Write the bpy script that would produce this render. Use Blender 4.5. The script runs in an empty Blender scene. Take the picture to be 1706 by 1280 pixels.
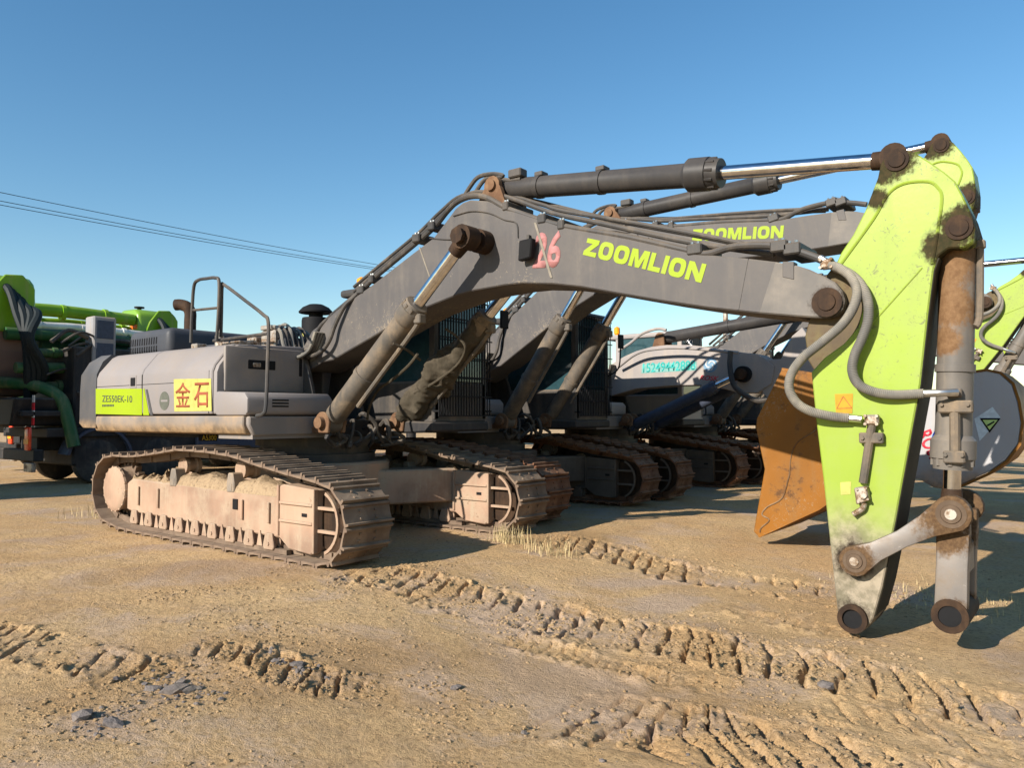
import bpy, bmesh, math, random
import numpy as np
from mathutils import Vector, Matrix
random.seed(7)
sc = bpy.context.scene
COL = sc.collection
R_ = math.radians

# ------------------------------------------------------------------ camera
cd = bpy.data.cameras.new('camera')
cam = bpy.data.objects.new('camera', cd); COL.objects.link(cam)
cd.sensor_fit = 'HORIZONTAL'; cd.sensor_width = 36.0; cd.lens = 1282.64 * 36 / 1706
cd.clip_start = 0.05; cd.clip_end = 6000
cF = Vector((-0.61001378, 0.79127408, 0.04205375)); cR = Vector((0.79193912, 0.61059855, -0.00135607)); cU = Vector((0.02675098, -0.03247679, 0.99911443))
cam.matrix_world = Matrix(((cR.x, cU.x, -cF.x, 10.511), (cR.y, cU.y, -cF.y, -4.8407), (cR.z, cU.z, -cF.z, 1.4911), (0, 0, 0, 1)))
sc.camera = cam
# ------------------------------------------------------------------ sky, sun, exposure
SUN_DX, SUN_EL = 0.17, 26.5
w = bpy.data.worlds.new('World'); sc.world = w; w.use_nodes = True
nt = w.node_tree; nt.nodes.clear()
sky = nt.nodes.new('ShaderNodeTexSky'); sky.sky_type = 'NISHITA'; sky.sun_disc = False
sky.sun_elevation = R_(SUN_EL); sky.sun_rotation = math.pi + math.atan(SUN_DX)
sky.altitude = 600; sky.air_density = 1.25; sky.dust_density = 0.15; sky.ozone_density = 2.0
bg = nt.nodes.new('ShaderNodeBackground'); bg.inputs[1].default_value = 0.092
wo = nt.nodes.new('ShaderNodeOutputWorld')
hs = nt.nodes.new('ShaderNodeHueSaturation'); hs.inputs['Saturation'].default_value = 1.27; hs.inputs['Hue'].default_value = .497; nt.links.new(sky.outputs[0], hs.inputs['Color']); nt.links.new(hs.outputs[0], bg.inputs[0]); nt.links.new(bg.outputs[0], wo.inputs[0])
sl = bpy.data.lights.new('sun', 'SUN'); sl.energy = 5.0; sl.angle = R_(0.5); sl.color = (1.0, 0.92, 0.81)
sun = bpy.data.objects.new('sun', sl); COL.objects.link(sun)
sdir = Vector((SUN_DX, 1, 0)).normalized() * math.cos(R_(SUN_EL)) + Vector((0, 0, -math.sin(R_(SUN_EL))))
sun.rotation_euler = sdir.to_track_quat('-Z', 'Y').to_euler(); sun.location = (-3, -30, 14)
sc.view_settings.view_transform = 'Standard'; sc.view_settings.look = 'None'
sc.view_settings.exposure = 0.78; sc.view_settings.gamma = 1.0; sc.view_settings.use_curve_mapping = False

# ------------------------------------------------------------------ mesh helpers
def NB(): return bmesh.new()
def _bev(bm, faces, off, seg=1, ang=25):
    es = set()
    for f in faces:
        for e in f.edges:
            if len(e.link_faces) == 2 and e.calc_face_angle(0) > R_(ang): es.add(e)
    if es: bmesh.ops.bevel(bm, geom=list(es), offset=off, segments=seg, affect='EDGES', profile=0.5, clamp_overlap=True)
def prism(bm, prof, c0, c1, bev=0, axis='y', seg=1):
    mp = {'y': lambda a, b, c: (a, c, b), 'x': lambda a, b, c: (c, a, b), 'z': lambda a, b, c: (a, b, c)}[axis]
    A = [bm.verts.new(mp(a, b, c0)) for a, b in prof]; B = [bm.verts.new(mp(a, b, c1)) for a, b in prof]
    n = len(prof); fs = [bm.faces.new(A), bm.faces.new(B[::-1])]
    for i in range(n): fs.append(bm.faces.new((A[i], B[i], B[(i + 1) % n], A[(i + 1) % n])))
    bmesh.ops.recalc_face_normals(bm, faces=fs)
    if bev: _bev(bm, fs, bev, seg)
def box(bm, x0, x1, y0, y1, z0, z1, bev=0, seg=1):
    prism(bm, [(x0, z0), (x1, z0), (x1, z1), (x0, z1)], y0, y1, bev, 'y', seg)
def obox(bm, p0, p1, wy, h, up=Vector((0, 0, 1)), bev=0):
    """box running from p0 to p1, wy wide across, h thick"""
    p0 = Vector(p0); p1 = Vector(p1); d = (p1 - p0).normalized(); s = d.cross(up)
    if s.length < 1e-4: s = Vector((0, 1, 0))
    s.normalize(); u = s.cross(d).normalized()
    A = [bm.verts.new(p0 + s * a + u * b) for a, b in ((-wy/2, -h/2), (wy/2, -h/2), (wy/2, h/2), (-wy/2, h/2))]
    B = [bm.verts.new(p1 + s * a + u * b) for a, b in ((-wy/2, -h/2), (wy/2, -h/2), (wy/2, h/2), (-wy/2, h/2))]
    fs = [bm.faces.new(A), bm.faces.new(B[::-1])] + [bm.faces.new((A[i], B[i], B[(i+1) % 4], A[(i+1) % 4])) for i in range(4)]
    bmesh.ops.recalc_face_normals(bm, faces=fs)
    if bev: _bev(bm, fs, bev)
def _frame(d):
    d = d.normalized(); a = Vector((0, 0, 1)) if abs(d.z) < .9 else Vector((1, 0, 0))
    s = d.cross(a).normalized(); return s, s.cross(d).normalized()
def lathe(bm, p0, p1, prof, seg=20, caps=True):
    """prof: (distance along p0->p1, radius)"""
    p0 = Vector(p0); d = (Vector(p1) - p0).normalized(); s, u = _frame(d); rings = []
    for t, r in prof:
        c = p0 + d * t
        rings.append([bm.verts.new(c + (s * math.cos(k * 2 * math.pi / seg) + u * math.sin(k * 2 * math.pi / seg)) * max(r, 1e-4)) for k in range(seg)])
    for a, b in zip(rings, rings[1:]):
        for k in range(seg): bm.faces.new((a[k], a[(k+1) % seg], b[(k+1) % seg], b[k]))
    if caps: bm.faces.new(rings[0][::-1]); bm.faces.new(rings[-1])
def cyl(bm, p0, p1, r, seg=16, r1=None):
    lathe(bm, p0, p1, [(0, r), ((Vector(p1) - Vector(p0)).length, r if r1 is None else r1)], seg)
def smooth_path(pts, n=6):
    P = [Vector(p) for p in pts]; out = []
    P = [P[0] * 2 - P[1]] + P + [P[-1] * 2 - P[-2]]
    for i in range(1, len(P) - 2):
        a, b, c, d = P[i-1], P[i], P[i+1], P[i+2]
        for k in range(n):
            t = k / n
            out.append(.5 * ((2*b) + (c - a) * t + (2*a - 5*b + 4*c - d) * t*t + (3*b - a - 3*c + d) * t**3))
    out.append(P[-2]); return out
def tube(bm, pts, r, seg=8, n=6, rad=None):
    P = smooth_path(pts, n) if n > 1 else [Vector(p) for p in pts]
    rings = []; s = None
    for i, p in enumerate(P):
        d = (P[min(i+1, len(P)-1)] - P[max(i-1, 0)]).normalized()
        if s is None: s, u = _frame(d)
        else:
            s = (s - d * s.dot(d)).normalized(); u = s.cross(d)
        q = r if rad is None else rad(i)
        rings.append([bm.verts.new(p + (s * math.cos(k * 2 * math.pi / seg) + u * math.sin(k * 2 * math.pi / seg)) * q) for k in range(seg)])
    for a, b in zip(rings, rings[1:]):
        for k in range(seg): bm.faces.new((a[k], a[(k+1) % seg], b[(k+1) % seg], b[k]))
    bm.faces.new(rings[0][::-1]); bm.faces.new(rings[-1])
def resample(P, step):
    P = [Vector(p) for p in P]; out = [P[0].copy()]; acc = 0
    for a, b in zip(P, P[1:]):
        L = (b - a).length; t = step - acc
        while t <= L:
            out.append(a + (b - a) * (t / L)); t += step
        acc = (acc + L) % step
    return out
def ribhose(bm, pts, r, pitch=.011, seg=9):
    P = resample(smooth_path(pts, 24), pitch / 2)
    tube(bm, P, r, seg, 1, rad=lambda i: r * (1.0 if i % 2 else .94))
def circle(cx, cz, r, n=16, a0=0, a1=360):
    return [(cx + r * math.cos(R_(a0 + (a1 - a0) * k / n)), cz + r * math.sin(R_(a0 + (a1 - a0) * k / n))) for k in range(n if abs(a1 - a0) == 360 else n + 1)]
def finish(bm, name, smooth=32, recalc=True):
    if recalc: bmesh.ops.recalc_face_normals(bm, faces=bm.faces[:])
    me = bpy.data.meshes.new(name); bm.to_mesh(me); bm.free()
    if smooth:
        me.shade_smooth(); me.set_sharp_from_angle(angle=R_(smooth))
    return me
def _islands(bm):
    bm.verts.index_update(); seen = set(); out = []
    for v in bm.verts:
        if v.index in seen: continue
        st = [v]; seen.add(v.index); isl = []
        while st:
            a = st.pop(); isl.append(a)
            for e in a.link_edges:
                b = e.other_vert(a)
                if b.index not in seen: seen.add(b.index); st.append(b)
        out.append(isl)
    return out
def _pieces(bm):
    """far-apart pieces of one mesh become parts of their own"""
    isl = _islands(bm)
    if len(isl) < 2 or len(isl) > 150: return [bm]
    lo = np.array([np.min([v.co[:] for v in i], 0) for i in isl]); hi = np.array([np.max([v.co[:] for v in i], 0) for i in isl])
    sz = np.linalg.norm(hi - lo, axis=1); gap = np.maximum(0, np.maximum(lo[:, None] - hi[None], lo[None] - hi[:, None])); near = np.sqrt((gap ** 2).sum(2)) <= np.maximum(.018, .33 * np.maximum(sz[:, None], sz[None]))
    lab = np.arange(len(isl))
    for _ in range(len(isl)):
        new = np.where(near, lab[None], 10**6).min(1)
        if (new == lab).all(): break
        lab = new
    u = sorted(set(lab.tolist()), key=lambda k: -sz[lab == k].max())
    if len(u) == 1: return [bm]
    out = []
    for k in u:
        keep = {v.index for i, l in zip(isl, lab) if l == k for v in i}; c = bm.copy(); c.verts.index_update()
        bmesh.ops.delete(c, geom=[v for v in c.verts if v.index not in keep], context='VERTS'); out.append(c)
    bm.free(); return out
def obj(name, bm, mat, parent=None, pivot=None, smooth=32, **tags):
    if pivot is not None: bmesh.ops.translate(bm, verts=bm.verts[:], vec=-Vector(pivot))
    if parent is not None and smooth and 'kind' not in tags:
        ps = _pieces(bm); bm = ps[0]
        for q in ps[1:]:
            me = finish(q, name, smooth); me.materials.append(mat); o = bpy.data.objects.new(name, me); COL.objects.link(o); o.parent = parent
    me = finish(bm, name, smooth); me.materials.append(mat)
    o = bpy.data.objects.new(name, me); COL.objects.link(o)
    if parent is not None: o.parent = parent
    for k, v in tags.items(): o[k] = v
    return o
def inst(name, me, parent, loc=(0, 0, 0), rot=(0, 0, 0), scale=(1, 1, 1)):
    o = bpy.data.objects.new(name, me); COL.objects.link(o); o.parent = parent
    o.location = loc; o.rotation_euler = rot; o.scale = scale; return o
def thing(name, label, cat, loc=(0, 0, 0), rz=0, group=None):
    o = bpy.data.objects.new(name, None); COL.objects.link(o); o.empty_display_size = .3
    o.location = loc; o.rotation_euler = (0, 0, rz); o['label'] = label; o['category'] = cat
    if group: o['group'] = group
    return o
def _sup(cx, cy, rx, ry, n=28, e=2.9):
    out = []
    for k in range(n):
        t = 2 * math.pi * k / n; c, s = math.cos(t), math.sin(t); out.append((cx + rx * math.copysign(abs(c) ** (2 / e), c), cy + ry * math.copysign(abs(s) ** (2 / e), s)))
    return out
BLOCK = {'Z': (.95, [[(0, 0), (.95, 0), (.95, .27), (.44, .27), (.95, .76), (.95, 1), (.03, 1), (.03, .73), (.50, .73), (0, .25)]]),
         'O': (1.02, [_sup(.51, .5, .51, .52), _sup(.51, .5, .20, .25)]),
         'M': (1.22, [[(0, 0), (.27, 0), (.27, .58), (.47, 0), (.75, 0), (.95, .58), (.95, 0), (1.22, 0), (1.22, 1), (.82, 1), (.61, .40), (.40, 1), (0, 1)]]),
         'L': (.80, [[(0, 0), (.80, 0), (.80, .27), (.30, .27), (.30, 1), (0, 1)]]), 'I': (.30, [[(0, 0), (.30, 0), (.30, 1), (0, 1)]]),
         'N': (1.05, [[(0, 0), (.28, 0), (.28, .56), (.72, 0), (1.05, 0), (1.05, 1), (.77, 1), (.77, .44), (.33, 1), (0, 1)]])}
def text_bm(txt, quad, y, depth=.003, off=.0, shear=0, sx=1):
    """lettering stretched over quad (bottom-left, bottom-right, top-left as x,z) on the plane y, facing -y"""
    if txt == 'ZOOMLION':
        cu = bpy.data.curves.new('t', 'CURVE'); cu.dimensions = '2D'; cu.fill_mode = 'BOTH'; x = 0
        for ch in txt:
            for poly in BLOCK[ch][1]:
                sp = cu.splines.new('POLY'); sp.points.add(len(poly) - 1); sp.use_cyclic_u = True
                for q, (a, b) in zip(sp.points, poly): q.co = (a + x, b, 0, 1)
            x += BLOCK[ch][0] + .11
    else:
        cu = bpy.data.curves.new('t', 'FONT'); cu.body = txt; cu.offset = off; cu.shear = shear; cu.resolution_u = 3; cu.extrude = 0
    to = bpy.data.objects.new('t', cu); COL.objects.link(to)
    dg = bpy.context.evaluated_depsgraph_get(); me = bpy.data.meshes.new_from_object(to.evaluated_get(dg))
    bpy.data.objects.remove(to); bm = NB(); bm.from_mesh(me); bpy.data.meshes.remove(me)
    xs = [v.co.x for v in bm.verts]; ys = [v.co.y for v in bm.verts]
    x0, x1, y0, y1 = min(xs), max(xs), min(ys), max(ys)
    bl, br, tl = [Vector((q[0], 0, q[1])) for q in quad]
    for v in bm.verts:
        a = (v.co.x - x0) / (x1 - x0); b = (v.co.y - y0) / (y1 - y0)
        q = bl + (br - bl) * a + (tl - bl) * b; v.co = Vector((q.x, y, q.z))
    g = bmesh.ops.extrude_face_region(bm, geom=bm.faces[:])
    bmesh.ops.translate(bm, verts=[e for e in g['geom'] if isinstance(e, bmesh.types.BMVert)], vec=(0, -depth, 0))
    return bm

# ------------------------------------------------------------------ materials
class MT:
    def __init__(s, name):
        s.m = bpy.data.materials.new(name); s.m.use_nodes = True; s.t = s.m.node_tree
        s.b = s.t.nodes['Principled BSDF']; s.tc = s.t.nodes.new('ShaderNodeTexCoord'); s.geo = s.t.nodes.new('ShaderNodeNewGeometry')
    def link(s, a, b): s.t.links.new(a, b)
    def _in(s, sock, v):
        if hasattr(v, 'is_output'): s.link(v, sock)
        else: sock.default_value = v
    def math(s, op, a, b=0.0, c=None, clamp=False):
        n = s.t.nodes.new('ShaderNodeMath'); n.operation = op; n.use_clamp = clamp
        s._in(n.inputs[0], a); s._in(n.inputs[1], b)
        if c is not None: s._in(n.inputs[2], c)
        return n.outputs[0]
    def noise(s, scale, detail=6, rough=.6, vec=None, stretch=None, dist=0):
        n = s.t.nodes.new('ShaderNodeTexNoise'); n.inputs['Scale'].default_value = scale; n.inputs['Detail'].default_value = detail
        n.inputs['Roughness'].default_value = rough; n.inputs['Distortion'].default_value = dist
        v = vec if vec is not None else s.tc.outputs['Object']
        if stretch:
            mp = s.t.nodes.new('ShaderNodeMapping'); mp.inputs['Scale'].default_value = stretch; s.link(v, mp.inputs[0]); v = mp.outputs[0]
        s.link(v, n.inputs['Vector']); return n.outputs['Fac']
    def ramp(s, f, a, b, lo=0.0, hi=1.0):
        n = s.t.nodes.new('ShaderNodeMapRange'); n.interpolation_type = 'SMOOTHSTEP'
        s._in(n.inputs[0], f); n.inputs[1].default_value = a; n.inputs[2].default_value = b; n.inputs[3].default_value = lo; n.inputs[4].default_value = hi
        return n.outputs[0]
    def mix(s, f, a, b):
        n = s.t.nodes.new('ShaderNodeMix'); n.data_type = 'RGBA'; s._in(n.inputs[0], f)
        for i, v in ((6, a), (7, b)):
            if hasattr(v, 'is_output'): s.link(v, n.inputs[i])
            else: n.inputs[i].default_value = (*v, 1)
        return n.outputs[2]
    def sep(s, v):
        n = s.t.nodes.new('ShaderNodeSeparateXYZ'); s.link(v, n.inputs[0]); return n.outputs
    def bump(s, h, strength=.3, dist=.01):
        n = s.t.nodes.new('ShaderNodeBump'); n.inputs['Strength'].default_value = strength; n.inputs['Distance'].default_value = dist
        s.link(h, n.inputs['Height']); s.link(n.outputs[0], s.b.inputs['Normal'])

def paint(name, base, rough=.45, metal=0., dust=.35, dcol=(.36, .26, .165), dscale=2.0, streak=.25, up=.55, rust=0., rcol=(.13, .055, .02),
          chip=0., chipcol=(.12, .11, .10), zdirt=None, zcol=(.36, .27, .18), stains=(), stcol=((.008, .005, .003), (.045, .024, .012)), bump=.12, var=.18, spec=.22):
    s = MT(name); C = s.tc.outputs['Object']
    n1 = s.noise(dscale, 9, .62); n2 = s.noise(dscale * 9, 8, .7); n3 = s.noise(dscale * .45, 4, .5)
    st = s.noise(dscale * 3.2, 6, .6, stretch=(1, 1, .12))
    b = s.mix(s.ramp(n3, .3, .7), tuple(c * (1 - var) for c in base), tuple(min(c * (1 + var), 1) for c in base))
    f = s.math('MULTIPLY', s.ramp(n1, .38, .72), dust)
    f = s.math('ADD', f, s.math('MULTIPLY', s.ramp(st, .48, .72), streak))
    f = s.math('MULTIPLY', f, s.ramp(n2, .2, .65, .55, 1.15))
    nz = s.sep(s.geo.outputs['Normal'])[2]
    f = s.math('ADD', f, s.math('MULTIPLY', s.ramp(nz, .25, .85), s.math('MULTIPLY', s.ramp(n1, .25, .6, .5, 1.), up)), clamp=True)
    col = s.mix(f, b, dcol); rg = s.math('MULTIPLY_ADD', f, .85 - rough, rough)
    if rust:
        rf = s.math('MULTIPLY', s.ramp(s.math('ADD', s.math('MULTIPLY', n1, .45), s.math('MULTIPLY', s.noise(dscale * 5, 8, .75), .55)), .62 - rust * .3, .70 - rust * .25), .9)
        col = s.mix(rf, col, rcol); rg = s.math('MAXIMUM', rg, s.math('MULTIPLY', rf, .85))
    if chip:
        cf = s.ramp(s.math('ADD', s.math('MULTIPLY', s.noise(dscale * 11, 5, .8, dist=1.2), .6), s.math('MULTIPLY', n3, .4)), .60 - chip * .1, .625 - chip * .1)
        col = s.mix(s.math('MULTIPLY', cf, .8), col, chipcol)
    if zdirt:
        z = s.sep(C)[2]
        zf = s.math('MULTIPLY', s.ramp(s.math('ADD', z, s.math('MULTIPLY', s.math('SUBTRACT', n1, .5), (zdirt[1] - zdirt[0]) * 1.4)), zdirt[0], zdirt[1], 1, 0), zdirt[2] if len(zdirt) > 2 else .85)
        col = s.mix(zf, col, s.mix(s.ramp(s.noise(dscale * 3.1, 8, .7), .35, .62), tuple(c * .5 for c in zcol), tuple(c * 1.12 for c in zcol))); rg = s.math('MAXIMUM', rg, s.math('MULTIPLY', zf, .85))
    if stains:
        xyz = s.sep(C); tot = None
        for (sx, sz, sr) in stains:
            dx = s.math('SUBTRACT', xyz[0], sx); dz = s.math('SUBTRACT', xyz[2], sz)
            d = s.math('SQRT', s.math('ADD', s.math('MULTIPLY', dx, dx), s.math('MULTIPLY', dz, dz)))
            d = s.math('ADD', s.math('DIVIDE', d, sr), s.math('ADD', s.math('MULTIPLY', s.math('SUBTRACT', s.noise(6, 8, .72, stretch=(1, 1, .6)), .5), 1.6), s.math('MULTIPLY', s.math('SUBTRACT', s.noise(34, 5, .7), .5), .8)))
            q = s.ramp(d, .62, 1.15, 1, 0); tot = q if tot is None else s.math('MAXIMUM', tot, q)
        gc = s.mix(s.ramp(n2, .3, .75), *stcol)
        col = s.mix(s.math('MULTIPLY', tot, .96), col, gc); rg = s.math('MAXIMUM', rg, s.math('MULTIPLY', tot, .82))
    s.link(col, s.b.inputs['Base Color']); s.link(rg, s.b.inputs['Roughness'])
    s.b.inputs['Metallic'].default_value = metal; s.b.inputs['Specular IOR Level'].default_value = spec
    s.bump(s.math('ADD', n2, s.math('MULTIPLY', n1, 1.5)), bump, .006)
    return s.m
def plain(name, col, rough=.5, metal=0., emit=None):
    s = MT(name); n = s.noise(14, 6, .6)
    s.link(s.mix(s.ramp(n, .25, .75), tuple(c * .82 for c in col), tuple(min(1, c * 1.12) for c in col)), s.b.inputs['Base Color'])
    s.b.inputs['Roughness'].default_value = rough; s.b.inputs['Metallic'].default_value = metal; s.b.inputs['Specular IOR Level'].default_value = .5 if rough < .3 else .2
    return s.m
LIME = (.245, .335, .040)
M = {}
M['boom'] = paint('boom_grey_paint', (.079, .073, .072), .5, var=.07, dust=.2, dcol=(.20, .172, .14), streak=.2, up=.4, chip=.06, chipcol=(.22, .18, .13))
M['dark'] = paint('dark_grey_paint', (.045, .043, .042), .45, dust=.2, dcol=(.22, .17, .12), up=.35)
M['cyl'] = paint('cylinder_grey_paint', (.034, .032, .032), .42, dust=.2, dcol=(.12, .10, .08), streak=.12, up=.2)
M['cyl_dust'] = paint('dusty_cylinder_paint', (.085, .075, .064), .6, dust=.65, dcol=(.22, .165, .11), dscale=4, streak=.3, up=.4, bump=.3)
M['body'] = paint('warm_grey_body_paint', (.222, .203, .198), .5, dust=.25, dcol=(.25, .205, .165), streak=.18, up=.3, var=.08)
M['body_grey'] = paint('counterweight_grey_paint', (.070, .070, .073), .5, dust=.1, dcol=(.2, .165, .13), streak=.1, up=.2, zdirt=(1.33, 1.50, .8), zcol=(.30, .20, .11))
M['skirt'] = paint('skirt_grey_paint', (.17, .158, .15), .5, dust=.45, dcol=(.36, .25, .15), streak=.3, up=.4, zdirt=(1.30, 1.46, .85), zcol=(.34, .22, .11))
M['hood'] = paint('hood_dark_paint', (.048, .052, .062), .5, dust=.06, dcol=(.15, .13, .11), streak=.08, up=.12)
M['lime'] = paint('lime_paint', LIME, .38, dust=.07, dcol=(.42, .42, .18), streak=.05, up=.12, chip=.35, chipcol=(.16, .15, .08), var=.05)
M['lime_decal'] = paint('lime_decal', (.255, .345, .008), .5, dust=.12, dcol=(.3, .3, .12), chip=.28, chipcol=(.09, .085, .08), var=.05)
M['track'] = paint('dusty_track_steel', (.13, .09, .064), .7, dust=.6, dcol=(.27, .20, .14), dscale=3, streak=.0, up=.45, rust=.15, rcol=(.12, .06, .035), bump=.4, spec=.2)
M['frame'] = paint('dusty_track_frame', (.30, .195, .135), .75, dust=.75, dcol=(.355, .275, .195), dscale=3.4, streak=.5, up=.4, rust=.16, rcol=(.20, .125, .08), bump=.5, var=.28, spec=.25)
M['lime_panel'] = paint('lime_panel_sheet', (.255, .345, .008), .5, dust=.1, dcol=(.22, .26, .06), streak=.1, var=.05)
M['frame_shaded'] = paint('shaded_dusty_frame', (.10, .078, .062), .75, dust=.5, dcol=(.17, .13, .095), dscale=3, streak=.3, up=.4, bump=.4)  # darker copy of the frame colour, painting in shade on the rear machines
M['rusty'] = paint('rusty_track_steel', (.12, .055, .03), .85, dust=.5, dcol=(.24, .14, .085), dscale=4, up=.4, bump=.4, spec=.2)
M['chrome'] = plain('chrome_rod', (.62, .62, .64), .13, 1.0)
M['steel'] = paint('worn_bare_steel', (.42, .38, .33), .42, .55, dust=.55, dcol=(.27, .19, .12), dscale=5, up=.2, streak=.3, rust=.5, rcol=(.15, .085, .04), chip=.3, chipcol=(.5, .46, .42))
M['panel'] = paint('mid_grey_panel_paint', (.20, .183, .174), .5, dust=.25, up=.25)
M['bracket'] = paint('bare_grey_bracket', (.19, .165, .14), .6, dust=.5, dscale=5)
M['grease_and_shade'] = paint('greasy_rust_and_shade', (.022, .012, .007), .75, dust=.4, dcol=(.095, .052, .026), dscale=6, up=.15)  # real grease on the pins; on the idler it paints the pocket's shade
M['rust'] = paint('rust', (.11, .058, .032), .85, dust=.5, dcol=(.24, .15, .085), dscale=7, up=.3)
M['rubber'] = paint('black_rubber_hose', (.022, .022, .024), .5, dust=.35, dcol=(.2, .165, .125), up=.5)
M['hose'] = paint('dusty_spiral_hose', (.095, .092, .086), .55, dust=.5, dcol=(.34, .30, .23), up=.4)
M['black'] = plain('black_plastic', (.008, .008, .009), .75)
M['silver'] = plain('zinc_fitting', (.5, .49, .46), .32, .9)
M['white'] = paint('dusty_white_paint', (.66, .64, .60), .45, dust=.25, up=.25)
M['glass'] = plain('cab_glass', (.02, .05, .06), .06); 
M['dirt'] = None
M['bucket'] = paint('orange_brown_bucket_paint', (.20, .076, .006), .5, dust=.3, dcol=(.19, .10, .035), dscale=2.5, streak=.45, up=.4, rust=.3, rcol=(.085, .04, .016), chip=.15, chipcol=(.24, .17, .10))
M['bucket_in'] = paint('rusty_bucket_inside', (.10, .05, .02), .8, dust=.4)
M['net'] = paint('dusty_netting', (.05, .042, .03), .95, dust=.5, dcol=(.10, .082, .06), dscale=9, bump=1.0, spec=.1)
M['pink'] = plain('pink_paint', (.36, .16, .155), .7)
M['yellow'] = plain('yellow_sign', (.40, .37, .10), .6)
M['signred'] = plain('faded_red_print', (.28, .075, .035), .7)
M['decal_dark'] = plain('dark_print', (.06, .07, .05), .6)
M['orange'] = plain('orange_lens', (.85, .30, .01), .3)
M['red'] = plain('red_lens', (.55, .03, .02), .3)
M['teal'] = plain('turquoise_paint', (.03, .36, .33), .6)
M['blue'] = plain('blue_print', (.02, .12, .55), .5)
M['redprint'] = plain('red_print', (.55, .03, .05), .5)
M['rosk'] = paint('pale_grey_machine_paint', (.27, .245, .235), .45, dust=.15, dcol=(.45, .36, .26), up=.2, var=.06)
M['rosk_bucket'] = paint('pale_grey_bucket_paint', (.33, .33, .345), .45, dust=.08, dcol=(.4, .3, .2), up=.1, var=.06, zdirt=(.35, .85, .9), zcol=(.28, .15, .06))
M['pipe_green'] = paint('green_pipe_paint', (.025, .10, .035), .4, dust=.1, up=.2)
M['pump_green'] = paint('bright_green_pump_paint', (.16, .32, .012), .35, dust=.06, up=.15)
M['chassis'] = paint('dark_chassis', (.02, .02, .022), .6, dust=.2, dcol=(.12, .1, .08))
# ------------------------------------------------------------------ excavator pieces (x forward, y across with -y towards the open yard, z up; origin under the rear sprocket)
FOOT = Vector((2.30, 0, 2.20)); APIN = Vector((8.815, 0, 2.375))
def rot2(p, c, a):
    p = Vector(p); d = p - c
    return Vector((c.x + d.x * math.cos(a) - d.z * math.sin(a), p.y, c.z + d.x * math.sin(a) + d.z * math.cos(a)))

TRACK_PATH = []
def _track_path():
    P = [(3.9, .905), (4.2, .87)] + [(4.38 + .405 * math.cos(R_(a)), .44 + .405 * math.sin(R_(a))) for a in range(75, -91, -11)]
    P += [(3.5, .035), (2.2, .035), (.9, .035), (.3, .05)] + [(.0 + .44 * math.cos(R_(a)), .53 + .44 * math.sin(R_(a))) for a in range(248, 95, -12)]
    P += [(.1, .985), (.6, .985), (1.25, 1.05), (1.7, 1.105), (2.4, 1.095), (2.9, 1.06), (3.3, .99)]
    V = [Vector((x, 0, z)) for x, z in P]; V.append(V[0]); return V
def resample_n(P, n):
    L = [0]
    for a, b in zip(P, P[1:]): L.append(L[-1] + (b - a).length)
    out = []; j = 0
    for i in range(n):
        t = L[-1] * i / n
        while L[j+1] < t: j += 1
        out.append(P[j] + (P[j+1] - P[j]) * ((t - L[j]) / (L[j+1] - L[j])))
    return out, L[-1] / n
NSHOE = 51
TRK, PITCH = resample_n(_track_path(), NSHOE)
def shoe_mesh():
    bm = NB(); h = PITCH / 2
    prof = [(-h * .96, -.016), (h * .96, -.016), (h * .98, .010), (h * .94, .046), (h * .78, .048), (h * .70, .012), (.02, .005), (-h * .58, .008), (-h * .66, .034), (-h * .84, .034), (-h * .95, .01)]
    prism(bm, prof, -.30, .30)
    for sx in (-.03, .045):
        for sy in (-.1, .1): cyl(bm, (sx, sy, .0), (sx, sy, .022), .013, 6)
    return finish(bm, 'track_shoe', 32)
def link_bm(yc):
    bm = NB()
    n = len(TRK)
    for i in range(n):
        a, b = TRK[i], TRK[(i+1) % n]; t = (b - a).normalized(); nn = Vector((-t.z, 0, t.x)) if False else Vector((-t.z, 0, t.x))
        nn = Vector((t.z, 0, -t.x)) * 1.0
        # inward side of the chain
        ia = a + nn * .06; ib = b + nn * .06
        for s in (-1, 1):
            o = Vector((0, yc + s * (.085 if i % 2 else .105), 0))
            obox(bm, ia + o - t * .03, ib + o + t * .012, .028, .075, up=nn)
    return bm
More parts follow.
